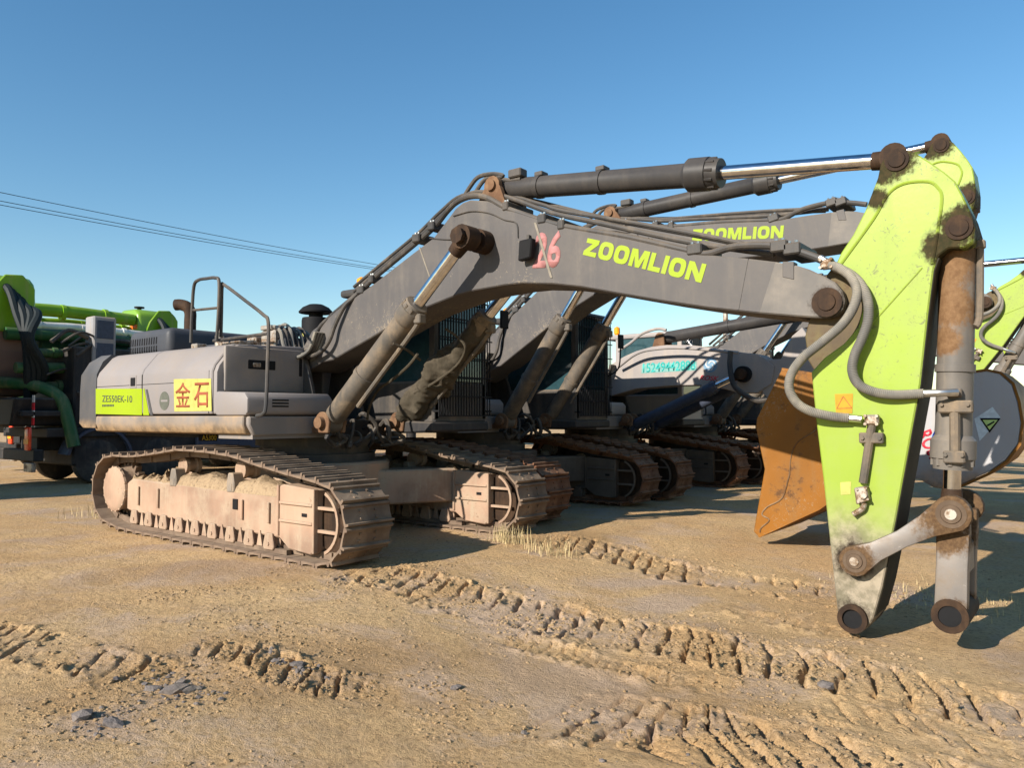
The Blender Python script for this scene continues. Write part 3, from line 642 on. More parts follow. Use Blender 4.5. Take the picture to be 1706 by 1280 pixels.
# ------------------------------------------------------------------ arm, links, buckets
ARM = [(9.185,3.300),(9.208,3.410),(9.268,3.476),(9.350,3.490),(9.438,3.444),(9.538,3.351),(9.629,3.258),(9.696,3.179),(9.742,3.062),(9.783,2.947),(9.813,2.814),(9.797,2.723),(9.740,2.688),(9.647,2.700),(9.577,2.653),(9.544,2.548),(9.503,2.245),(9.441,1.723),(9.343,1.197),(9.253,0.708),(9.153,0.213),(9.082,-0.045),(9.030,-0.125),(8.948,-0.165),(8.867,-0.134),(8.834,-0.035),(8.801,0.349),(8.746,0.992),(8.699,1.460),(8.669,1.839),(8.771,1.948),(8.920,2.052),(9.023,2.170),(9.064,2.328),(9.033,2.469),(8.961,2.560),(8.856,2.652),(8.911,2.763),(9.002,2.891),(9.091,3.063)]
def arm(root, o, ang, pos, mats):
    tr = dict(pivot=APIN); t0 = [(8.946,-0.049)][0]
    bm = NB(); prism(bm, ARM, -.235, .235, .010)
    ar = obj('arm', bm, mats['arm'], root, **tr); ar.location = pos; ar.rotation_euler = (0, -ang, 0)
    bm = NB(); prism(bm, [(8.850,2.686),(8.981,2.600),(9.106,2.331),(9.058,2.058),(8.697,1.816),(8.630,1.939),(8.610,2.133),(8.660,2.322),(8.690,2.464),(8.757,2.578)], -.185, .185, .01); obj('arm_root', bm, mats['armroot'], ar, **tr)
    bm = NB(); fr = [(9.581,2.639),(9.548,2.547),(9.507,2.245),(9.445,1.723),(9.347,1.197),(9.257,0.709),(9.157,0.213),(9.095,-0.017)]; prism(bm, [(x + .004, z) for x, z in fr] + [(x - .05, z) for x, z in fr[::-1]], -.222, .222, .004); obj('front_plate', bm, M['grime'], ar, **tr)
    # cover plate edge following the side plate
    bm = NB(); tube(bm, [(8.867,-0.237,2.621),(9.148,-0.237,2.989),(9.248,-0.237,3.156),(9.360,-0.237,3.222),(9.520,-0.237,3.209),(9.585,-0.237,3.153),(9.610,-0.237,3.069),(9.582,-0.237,2.854),(9.538,-0.237,2.596)], .012, 6, 5); obj('weld_seam', bm, mats['arm'], ar, **tr)
    bm = NB(); tube(bm, [(9.120,-0.236,2.188),(9.471,-0.236,2.578)], .007, 6, 1); obj('weld_seam', bm, mats['arm'], ar, **tr)
    a = [(9.320,3.410),(9.714,2.838)]
    for (x, z), r in zip(a, (.085, .09)):
        bm = NB()
        for s in (-1, 1): lathe(bm, (x, s * .225, z), (x, s * .27, z), [(0, r), (.022, r), (.022, r * .72), (.034, r * .68)], 20)
        obj('pin', bm, M['grease_and_shade'], ar, **tr)
    bm = NB(); lathe(bm, (t0[0], -.27, t0[1]), (t0[0], .27, t0[1]), [(0, .072), (0, .108), (.54, .108), (.54, .072)], 24, caps=False)
    lathe(bm, (t0[0], -.27, t0[1]), (t0[0], .27, t0[1]), [(0, .075), (.54, .075)], 24, caps=False); obj('tip_bushing', bm, M['grease_and_shade'], ar, **tr)
    bm = NB(); cyl(bm, (t0[0], -.245, t0[1]), (t0[0], .245, t0[1]), .076, 20); obj('bushing_bore', bm, M['black'], ar, **tr)
    if o.get('pipes', True):
        hs = [[(8.842,-0.290,2.668),(8.922,-0.310,2.623),(9.004,-0.330,2.546),(9.049,-0.350,2.437),(9.026,-0.370,2.310),(8.948,-0.390,2.182),(8.806,-0.410,2.057),(8.664,-0.420,1.943),(8.575,-0.420,1.825),(8.554,-0.420,1.704),(8.606,-0.400,1.591),(8.705,-0.370,1.525),(8.841,-0.330,1.488),(8.963,-0.300,1.474)],
              [(8.876,-0.270,2.644),(8.984,-0.300,2.580),(9.069,-0.320,2.485),(9.119,-0.330,2.351),(9.116,-0.330,2.202),(9.071,-0.330,2.070),(9.018,-0.330,1.950),(8.999,-0.330,1.833),(9.040,-0.330,1.731),(9.141,-0.320,1.671),(9.280,-0.300,1.646),(9.472,-0.270,1.652)]]
        for h in hs:
            bm = NB(); ribhose(bm, h, .037, .013, 12); obj('spiral_hose', bm, M['hose'], ar, **tr)
        bm = NB()
        for pts in ([(8.764,-0.280,2.732),(8.855,-0.290,2.662),(8.919,-0.300,2.620)], [(8.955,-0.300,1.474),(9.053,-0.300,1.465)], [(9.453,-0.270,1.653),(9.586,-0.260,1.655),(9.668,-0.200,1.659)]): tube(bm, pts, .029, 10, 3)
        obj('hose_end', bm, M['silver'], ar, **tr)
        bm = NB()
        for c in [(9.122,-0.290,1.460),(8.820,-0.290,2.676)]:
            box(bm, c[0] - .05, c[0] + .05, c[1] - .03, c[1] + .045, c[2] - .04, c[2] + .04, .015)
            for dx, dz in ((-.04, -.03), (.04, -.03), (-.04, .03), (.04, .03)): cyl(bm, (c[0] + dx, c[1] - .05, c[2] + dz), (c[0] + dx, c[1], c[2] + dz), .012, 6)
        obj('hose_flange', bm, M['steel'], ar, **tr)
        bm = NB(); tube(bm, [(9.119,-0.280,1.433),(9.103,-0.270,1.348),(9.077,-0.265,1.189),(9.044,-0.265,0.985)], .032, 10, 4); pp = obj('valve_pipe', bm, M['cyl_dust'], ar, **tr)
        bm = NB(); c = [(9.111,-0.270,1.325)][0]; box(bm, c[0] - .085, c[0] + .085, c[1] - .025, c[1] + .03, c[2] - .04, c[2] + .04, .008)
        for d in (-.06, .06): cyl(bm, (c[0] + d, c[1] - .04, c[2]), (c[0] + d, c[1], c[2]), .016, 6)
        obj('pipe_clamp', bm, M['cyl_dust'], ar, **tr)
        bm = NB(); prism(bm, [(8.987,0.947),(9.077,0.965),(9.091,0.858),(9.002,0.821)], -.31, -.232, .008)
        for c in [(9.011,-0.310,0.937),(9.075,-0.310,0.949),(9.086,-0.310,0.869),(9.022,-0.310,0.843)]: cyl(bm, (c[0], -.325, c[2]), (c[0], -.30, c[2]), .009, 6)
        cyl(bm, [(9.053,-0.330,0.900)][0], [(9.046,-0.300,0.897)][0], .03, 12); obj('valve_block', bm, M['steel'], ar, **tr)
        bm = NB(); tube(bm, [(9.051,-0.270,0.837),(9.037,-0.270,0.791),(8.998,-0.270,0.761),(8.970,-0.280,0.742)], .022, 9, 4); obj('valve_outlet', bm, M['steel'], ar, **tr)
        # stickers
        bm = NB(); prism(bm, [(8.845,1.660),(8.977,1.662),(8.970,1.511),(8.851,1.506)], -.2385, -.2355); st = obj('warning_sticker', bm, M['sticker'], ar, **tr)
        bm = NB(); A = [(8.857,1.548),(8.967,1.552),(8.907,1.641)]; c = ((A[0][0] + A[1][0] + A[2][0]) / 3, (A[0][1] + A[1][1] + A[2][1]) / 3)
        for i in range(3):
            p, q = A[i], A[(i+1) % 3]; obox(bm, (p[0], -.2395, p[1]), (q[0], -.2395, q[1]), .004, .002, up=Vector((0, 1, 0)))
        obj('triangle_mark', bm, M['signred'], st, **tr)
        bm = NB(); prism(bm, [(8.872,0.978),(8.951,0.987),(8.945,0.891),(8.875,0.882)], -.2375, -.2355); obj('yellow_sticker', bm, M['yellow'], ar, **tr)
    return ar
def links(root, o, tf, mats):
    """tf maps a point of the reference pose to this machine's pose"""
    J0 = [(8.993,-0.330,0.404)][0]; J1 = [(9.634,-0.330,0.802)][0]; J2 = [(9.599,-0.250,0.073)][0]
    J0 = Vector((J0[0], 0, J0[2])); J1 = Vector((J1[0], 0, J1[2])); J2 = Vector((J2[0], 0, J2[2]))
    for s in (-1, 1):
        a = tf(J0); b = tf(J1); d = (b - a); n = Vector((-d.z, 0, d.x)).normalized(); d.normalize()
        pf = []
        for k in range(9): t = R_(90 + 180 * k / 8); pf.append(a + d * math.cos(t) * .115 + n * math.sin(t) * .115)
        pf += [a.lerp(b, .22) - n * .075, a.lerp(b, .5) - n * .068, a.lerp(b, .76) - n * .085]
        for k in range(9): t = R_(-90 + 180 * k / 8); pf.append(b + d * math.cos(t) * .13 + n * math.sin(t) * .13)
        pf += [a.lerp(b, .76) + n * .085, a.lerp(b, .5) + n * .06, a.lerp(b, .22) + n * .07]
        bm = NB(); prism(bm, [(p.x, p.z) for p in pf], s * .305 - .045, s * .305 + .045, .012, seg=2)
        lk = obj('guide_link', bm, mats['link'], root)
        bm = NB()
        for p, r in ((a, .085), (b, .098)): lathe(bm, (p.x, s * .34, p.z), (p.x, s * .375, p.z), [(0, r), (.014, r), (.014, r * .7), (.024, r * .64)], 22)
        obj('link_pin', bm, M['pinrust'], lk)
        bm = NB()
        for p, r in ((a, .085), (b, .098)): lathe(bm, (p.x, s * .36, p.z), (p.x, s * .4, p.z), [(0, r * .42), (.012, r * .38)], 14)
        obj('pin_face', bm, M['steel'], lk)
    if not o.get('bucket_link', True): return
    b = tf(J1); c = tf(J2); d = (c - b).normalized(); n = Vector((-d.z, 0, d.x)); bm = NB()
    pf = [b + n * .10, b + n * .105 + d * .15, b.lerp(c, .5) + n * .10, c + n * .105]
    for k in range(1, 8): t = R_(180 * k / 8); pf.append(c + n * math.cos(t) * .105 + d * math.sin(t) * .105)
    pf += [c - n * .105, b.lerp(c, .5) - n * .10, b - n * .105 + d * .15, b - n * .10]
    for s in (-1, 1): prism(bm, [(p.x, p.z) for p in pf], s * .20 - .055, s * .20 + .055, .014, seg=2)
    box(bm, (b.lerp(c, .45)).x - .09, (b.lerp(c, .45)).x + .09, -.2, .2, b.lerp(c, .62).z, b.lerp(c, .3).z, .02)
    bl = obj('bucket_link', bm, mats['link2'], root)
    bm = NB(); lathe(bm, (c.x, -.275, c.z), (c.x, .275, c.z), [(0, .075), (0, .12), (.55, .12), (.55, .075)], 24, caps=False); lathe(bm, (c.x, -.275, c.z), (c.x, .275, c.z), [(0, .075), (.55, .075)], 24, caps=False); obj('link_bushing', bm, M['grease_and_shade'], bl)
    bm = NB(); cyl(bm, (c.x, -.262, c.z), (c.x, .262, c.z), .0755, 20); obj('bushing_bore', bm, M['black'], bl)
def bucket(root, side, shell, hw, mat, matin, teeth=(), lip=None):
    """side: outline (x,z); shell: part of the outline closed by the curved back plate"""
    bm = NB(); V = []
    P = [Vector((x, 0, z)) for x, z in shell]; c = sum(P, Vector()) / len(P); rows = []
    for i, p in enumerate(P):
        t = (P[min(i+1, len(P)-1)] - P[max(i-1, 0)]).normalized(); n = Vector((-t.z, 0, t.x))
        rows.append([bm.verts.new(p + n * q + Vector((0, y, 0))) for q, y in ((.018, -hw - .03), (.018, hw + .03), (-.018, hw + .03), (-.018, -hw - .03))])
    for a, b in zip(rows, rows[1:]):
        for k in range(4): bm.faces.new((a[k], a[(k+1) % 4], b[(k+1) % 4], b[k]))
    bm.faces.new(rows[0]); bm.faces.new(rows[-1][::-1])
    bk = obj('bucket', bm, matin, root)
    for s in (-1, 1):
        bm = NB(); prism(bm, side, s * hw - .025, s * hw + .025, .008); obj('side_plate', bm, mat, bk)
    if teeth:
        p, d = Vector((teeth[0][0], 0, teeth[0][1])), Vector((teeth[1][0] - teeth[0][0], 0, teeth[1][1] - teeth[0][1]))
        n = Vector((-d.z, 0, d.x)).normalized()
        for k in range(5):
            y = -hw + .08 + (2 * hw - .16) * k / 4; bm = NB()
            A = [p + n * .06, p - n * .06, p + d - n * .015, p + d + n * .015]
            prism(bm, [(q.x, q.z) for q in A], y - .05, y + .05, .01); obj('tooth', bm, M['grease_and_shade'], bk)
    return bk
# ------------------------------------------------------------------ soil materials
def soil_mat(name, a, b, c, bump=.6, fine=1.0, mauve=None):
    s = MT(name); P = s.geo.outputs['Position']
    n1 = s.noise(.55, 8, .62, P); n2 = s.noise(3.1, 9, .68, P); n3 = s.noise(26, 8, .75, P); n4 = s.noise(110, 5, .7, P)
    col = s.mix(s.ramp(n1, .36, .64), a, b)
    col = s.mix(s.math('MULTIPLY', s.ramp(n2, .46, .72), .75), col, c)
    col = s.mix(s.math('MULTIPLY', s.ramp(n3, .32, .55, 1, 0), .8), col, tuple(q * .52 for q in a))
    col = s.mix(s.math('MULTIPLY', s.ramp(n4, .58, .74), .5), col, tuple(min(1, q * 1.45) for q in b))
    if mauve: col = s.mix(s.math('MULTIPLY', s.ramp(s.math('ADD', s.math('MULTIPLY', s.noise(.8, 5, .6, P, dist=.6), .75), s.math('MULTIPLY', n3, .25)), .50, .62), .75), col, mauve); col = s.mix(s.math('MULTIPLY', s.ramp(s.noise(.42, 6, .65, P), .52, .66), .45), col, tuple(q * .62 for q in a))
    s.link(col, s.b.inputs['Base Color']); s.b.inputs['Roughness'].default_value = .95; s.b.inputs['Specular IOR Level'].default_value = .15
    s.bump(s.math('ADD', s.math('ADD', n3, s.math('MULTIPLY', n4, .35)), s.math('MULTIPLY', n2, .6)), bump, .034 * fine)
    return s.m
M['ground'] = soil_mat('packed_yard_earth', (.525, .33, .158), (.60, .408, .21), (.505, .355, .22), .9, mauve=(.48, .355, .265))
M['soil'] = soil_mat('loose_tan_soil', (.36, .255, .155), (.40, .29, .18), (.33, .235, .145), .8)
M['clod'] = soil_mat('earth_clod', (.32, .21, .105), (.37, .255, .14), (.32, .24, .155), .5)
M['rock'] = soil_mat('grey_shale', (.15, .13, .122), (.21, .18, .165), (.29, .235, .18), .6)
M['grass'] = plain('dry_grass', (.46, .36, .19), .8)
M['scrape'] = plain('scraped_paint', (.20, .175, .14), .6)
M['sticker'] = plain('orange_sticker', (.42, .22, .015), .55)
a_ = [(9.320,3.410),(9.714,2.838),(8.976,0.392),(8.947,-0.040),(9.220,3.155)]; 
M['lime_arm'] = paint('worn_lime_arm_paint', LIME, .38, dust=.3, dcol=(.24, .28, .11), streak=.2, up=.1, chip=.30, chipcol=(.12, .125, .06), var=.07,
                      stains=[(a_[0][0] - 8.815, a_[0][1] - 2.375, .17), (a_[1][0] - 8.815, a_[1][1] - 2.375, .17), (a_[2][0] - 8.815, a_[2][1] - 2.375, .15), (a_[4][0] - 8.875, a_[4][1] - 2.375, .10), (9.22 - 8.815, 3.33 - 2.375, .12), (9.60 - 8.815, 2.72 - 2.375, .15), (a_[3][0] - 8.815, a_[3][1] - 2.375, .15)],
                      zdirt=(-2.02, -1.42, .93), zcol=(.27, .22, .175))
M['fork_paint'] = paint('greasy_boom_end_paint', (.105, .097, .09), .5, dust=.4, dcol=(.27, .235, .195), streak=.2, up=.4, stains=[(8.815 - 2.30, 2.375 - 2.20, .135)])
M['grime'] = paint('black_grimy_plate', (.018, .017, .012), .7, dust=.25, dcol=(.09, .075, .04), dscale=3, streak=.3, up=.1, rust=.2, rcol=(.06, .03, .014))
M['arm_root'] = paint('brown_greasy_lime', (.085, .06, .034), .6, dust=.5, dcol=(.17, .14, .06), dscale=4, rust=.35, rcol=(.09, .055, .03))
M['bcyl'] = paint('bucket_cylinder_paint', (.115, .105, .095), .45, dust=.4, dcol=(.21, .175, .135), dscale=2.6, streak=.45, up=.2, stains=[(9.60, 2.62, .28), (9.62, 2.3, .2), (9.58, 2.05, .12)], stcol=((.12, .062, .026), (.20, .115, .055)))
M['pinrust'] = paint('brown_pin_steel', (.085, .055, .034), .55, dust=.4, dcol=(.15, .105, .07), dscale=8, up=.1)
M['link'] = paint('worn_link_steel', (.22, .20, .185), .4, .35, dust=.55, dcol=(.20, .15, .10), dscale=4.5, streak=.0, up=.2, chip=.3, chipcol=(.42, .39, .36), stains=[(8.99, .40, .17), (9.63, .80, .22), (9.61, .62, .16), (9.61, .08, .13)], stcol=((.075, .04, .018), (.16, .095, .045)))

TANP = Vector((8.98, 0, -.02))
def excavator(label, loc, o):
    root = thing('excavator', label, 'excavator', loc, o.get('rz', 0), 'excavators parked side by side in the yard')
    mats = dict(frame=M['frame'], track=M['track'], steelish=M['steel'], body=M['body'], cw=M['body_grey'], skirt=M['skirt'], panel=M['panel'] if not o.get('rosk') else M['rosk'], hood=M['hood'],
                boom=M['boom'], forkp=M['fork_paint'], pipe=M['dark'], arm=M['lime_arm'], armroot=M['arm_root'], link=M['link'], link2=M['link'], dark=M['dark'])
    mats.update(o.get('mats', {}))
    o['HP'] = [(5.366,3.324)][0]; o['CB'] = [(5.371,3.962)][0]
    for s in (-1, 1): frame_part(root, s, mats, full=o.get('full', True))
    carbody(root, mats); upper(root, o, mats)
    if o.get('custom'):
        o['custom'](root, mats); return root
    A, B = o.get('a', 0.), o.get('b', 0.)
    boom(root, o, A, mats)
    pos = rot2(APIN, FOOT, A)
    tb = lambda p: rot2(p, FOOT, A)
    ta = lambda p: rot2(Vector(p) - APIN + pos, pos, A + B)
    arm(root, o, A + B, pos, mats)
    hp = Vector((o['HP'][0], 0, o['HP'][1])); h2 = tb(hp)
    for s in (-1, 1):
        yv = Vector((0, s * .6, 0))
        c = ram(root, 'boom_cylinder', Vector((3.24, 0, 1.42)) + yv, h2 + yv, 1.92, .125, .07, M['cyl_dust'], .125, .18, bands=(.42,), head=1.18)
        f0, f1 = Vector((3.24, s * .6 - .02, 1.42)), h2 + yv; d = (f1 - f0).normalized(); n = Vector((d.z, 0, -d.x))
        bm = NB(); tube(bm, [f0 + d * .5 + n * .2, f0 + d * 1.0 + n * .19, f0 + d * 1.75 + n * .175, f0 + d * 1.86 + n * .12], .028, 8, 3); box(bm, *sum([[q - .05, q + .05] for q in (f0 + d * 1.84 + n * .15)], []), .01); obj('cylinder_pipe', bm, M['cyl_dust'], c)
    cb = tb(Vector((o['CB'][0], 0, o['CB'][1]))); q = [(9.270,3.485)][0]; ce = ta(Vector((q[0], 0, q[1])))
    ac = ram(root, 'arm_cylinder', cb, ce, 2.50, .112, .062, M['cyl'], .10, .24, bands=(.20, .50), head=1.36)
    d = (ce - cb).normalized(); bm = NB(); n = Vector((-d.z, 0, d.x)); c = cb + d * .22 + n * .13; box(bm, c.x - .07, c.x + .1, -.13, .0, c.z - .04, c.z + .05, .012)
    for t in (.5, 1.25): c = cb + d * t + n * .125; box(bm, c.x - .05, c.x + .05, -.06, .06, c.z - .02, c.z + .025, .006)
    obj('port_block', bm, M['dark'], ac)
    q = [(9.681,2.894),(9.587,0.765)]; bb, be = ta(Vector((q[0][0], 0, q[0][1]))), ta(Vector((q[1][0], 0, q[1][1])))
    if o.get('bcyl', True):
        bc = ram(root, 'bucket_cylinder', bb, be, 1.80, .122, .058, M['bcyl'], .11, .22, bands=(.585,), head=1.24)
        if o.get('pipes', True):
            bm = NB(); 
            for pts, r in (([(9.818,-0.020,2.772),(9.812,-0.020,2.508),(9.801,-0.020,2.202),(9.776,-0.040,2.136)], .026), ([(9.643,-0.140,1.582),(9.645,-0.145,1.461),(9.639,-0.145,1.179)], .036)): tube(bm, [ta(p) for p in pts], r, 9, 2)
            for a in [(9.802,-0.020,2.739),(9.645,-0.140,1.656)]: a = ta(a); box(bm, a.x - .05, a.x + .05, a.y - .03, a.y + .03, a.z - .03, a.z + .03, .008)
            obj('cylinder_pipe', bm, M['cyl_dust'], bc)
            bm = NB()
            for a, w in zip([(9.650,-0.140,1.556),(9.636,-0.150,1.193)], (.11, .07)):
                a = ta(a); box(bm, a.x - w, a.x + w, -.18, -.09, a.z - .045, a.z + .045, .01)
                for s in (-1, 1): cyl(bm, (a.x + s * w * .75, -.2, a.z + .015), (a.x + s * w * .75, -.17, a.z + .015), .014, 6)
            for a in [(9.714,0.000,1.803),(9.712,0.000,1.724)]: a = ta(a); lathe(bm, (a.x - .0, 0, a.z - .03), (a.x, 0, a.z + .03), [(0, .134), (.06, .134)], 20) if False else None
            obj('pipe_clamp', bm, M['cyl_dust'], bc)
    links(root, o, ta, mats)
    if o.get('after'): o['after'](root, mats, tb, ta)
    return root

# ------------------------------------------------------------------ machine nearest the camera
def after1(root, mats, tb, ta):
    bm = NB(); prism(bm, [(-0.533,1.880),(0.748,1.851),(0.761,1.513),(-0.517,1.532)], -1.6045, -1.6005); np_ = obj('name_plate', bm, M['lime_panel'], root, label='lime green panel with the model number ZE550EK-10')
    obj('lettering', text_bm('ZE550EK-10', [(-0.330,1.695),(0.505,1.677),(-0.334,1.785)], -1.605, .002, off=.007), M['decal_dark'], np_, smooth=0)
    bm = NB(); x0 = [(-0.327,1.630),(0.017,1.627),(0.015,1.659),(-0.328,1.662)]
    for k in range(8):
        xa = x0[0][0] + (x0[1][0] - x0[0][0]) * k / 8; box(bm, xa, xa + .03, -1.607, -1.605, x0[0][1], x0[2][1])
    obj('small_print', bm, M['decal_dark'], np_)
    bm = NB(); prism(bm, [(0.779,1.850),(0.810,1.849),(0.943,1.512),(0.792,1.513)], -1.6045, -1.6005); obj('green_wedge', bm, M['lime_panel'], root)
    bm = NB(); prism(bm, [(0.840,1.841),(0.886,1.840),(1.033,1.512),(0.973,1.512)], -1.6045, -1.6005); obj('grey_stripe', bm, M['body_grey'], root)
    c = [(1.304,1.689),(1.474,1.687)]
    bm = NB(); prism(bm, circle(c[0][0], c[0][1], .115, 28), -1.6035, -1.6005); bd = obj('round_badge', bm, M['badge'], root)
    bm = NB()
    prism(bm, circle(c[0][0], c[0][1], .105, 28) + circle(c[0][0], c[0][1], .098, 28)[::-1], -1.6045, -1.6037) if False else None
    box(bm, c[0][0] - .08, c[0][0] + .08, -1.6045, -1.603, c[0][1] - .012, c[0][1] + .012); obj('badge_bar', bm, M['body'], bd)
    Q = [(1.522,1.950),(2.342,1.932),(2.365,1.558),(1.549,1.555)]; bm = NB(); prism(bm, Q, -1.605, -1.6005); sg = obj('sign_sheet', bm, M['yellow'], root, label='yellow sheet with two red Chinese characters')
    obj('lettering', text_bm('金', [(1.575,1.606),(1.914,1.603),(1.565,1.905)], -1.6055, .002, off=.008), M['signred'], sg, smooth=0)
    obj('lettering', text_bm('石', [(1.993,1.602),(2.313,1.600),(1.984,1.893)], -1.6055, .002, off=.012), M['signred'], sg, smooth=0)
    q = [(1.082,1.174),(1.504,1.182),(1.502,1.266),(1.079,1.260)]; bm = NB(); prism(bm, q, -1.01, -1.0); fp = obj('frame_plate', bm, M['black'], root)
    obj('lettering', text_bm('A5300', [(1.170,1.184),(1.507,1.190),(1.168,1.254)], -1.012, .002, off=.01), M['oldyellow'], fp, smooth=0)
    # netting tied round the far lift cylinder
    bm = NB(); rng = random.Random(4); path = smooth_path([(3.28, .58, 1.46), (3.5, .56, 1.62), (3.75, .58, 1.86), (4.0, .56, 2.08), (4.3, .58, 2.32), (4.62, .6, 2.6)], 8); rings = []
    for i, p in enumerate(path):
        t = i / (len(path) - 1); r = .14 + .07 * math.sin(math.pi * min(1, t * 1.05)) ; ring = []
        for k in range(18):
            a = k * 2 * math.pi / 18; q = r * (1 + .22 * math.sin(3 * a + i * .35) + .12 * rng.uniform(-1, 1))
            ring.append(bm.verts.new((p.x + q * math.cos(a) * .75, p.y + q * math.sin(a), p.z + q * math.cos(a) * .55 * -1)))
        rings.append(ring)
    for a, b in zip(rings, rings[1:]):
        for k in range(18): bm.faces.new((a[k], a[(k+1) % 18], b[(k+1) % 18], b[k]))
    bm.faces.new(rings[0][::-1]); bm.faces.new(rings[-1])
    bmesh.ops.subdivide_edges(bm, edges=bm.edges[:], cuts=1, use_grid_fill=True, smooth=.6)
    obj('netting', bm, M['net'], root, smooth=70, label='bundle of dusty brown netting tied round the lift cylinder')
    for pts in ([(4.456,-0.750,2.274),(4.495,-0.600,2.224),(4.424,-0.400,2.174),(4.321,-0.200,2.137)], [(4.579,-0.500,2.173),(4.432,-0.500,2.048),(4.143,-0.450,1.913),(3.843,-0.400,1.799),(3.635,-0.350,1.592),(3.549,-0.300,1.451)], [(4.342,0.200,2.529),(4.424,0.300,2.446),(4.523,0.350,2.301),(4.336,0.400,2.098),(3.940,0.400,1.892),(3.680,0.350,1.785)]):
        bm = NB(); tube(bm, pts, .016, 6, 5); obj('tie_rope', bm, M['net'], root)
M['scrape'] = plain('scraped_paint', (.20, .175, .14), .6); M['badge'] = plain('dull_badge_print', (.10, .105, .085), .6); M['oldyellow'] = plain('faded_yellow_print', (.42, .30, .03), .6)
excavator('dusty grey and lime excavator in front, pink 26 on its boom, no bucket', (0, 1.67, 0), dict(number=True, after=after1))

# ------------------------------------------------------------------ second machine, raised boom, orange bucket
BUCKET_SIDE = [(7.40, 2.02), (7.08, 1.42), (7.07, 1.30), (7.17, .80), (7.02, .02), (7.08, -.03), (7.80, .36), (8.30, .75), (8.55, 1.25), (8.45, 1.75), (8.15, 1.98), (7.85, 1.93), (7.6, 1.98)]
def after2(root, mats, tb, ta):
    ox = -root.location.x
    sd = [(x + ox, z + .04) for x, z in BUCKET_SIDE]; sh = sd[5:] + sd[:1]
    bk = bucket(root, sd, sh, .82, M['bucket'], M['bucket'])
    bm = NB(); tube(bm, [(7.82 + ox, -.85, 1.36), (7.76 + ox, -.85, 1.30), (7.58 + ox, -.85, 1.18), (7.50 + ox, -.85, 1.02), (7.47 + ox, -.85, .78)], .0055, 6, 4); tube(bm, [(7.47 + ox, -.85, .78), (7.38 + ox, -.85, .50), (7.20 + ox, -.85, .38), (7.13 + ox, -.85, .28), (7.22 + ox, -.85, .22), (7.12 + ox, -.85, .12), (7.10 + ox, -.85, .06)], .009, 6, 4)
    obj('weld_seam', bm, M['bucket_in'], bk)
    bm = NB()
    for s in (-1, 1): prism(bm, [(7.75 + ox, 1.85), (8.25 + ox, 1.7), (8.3 + ox, 1.95), (8.05 + ox, 2.3), (7.85 + ox, 2.32)], s * .3 - .04, s * .3 + .04, .015)
    obj('bucket_ear', bm, M['bucket'], bk)
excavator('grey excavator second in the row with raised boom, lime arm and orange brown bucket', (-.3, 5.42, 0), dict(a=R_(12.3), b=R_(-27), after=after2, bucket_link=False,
          mats=dict(track=M['rusty'], frame=M['frame_shaded'], armroot=M['arm_root'])))
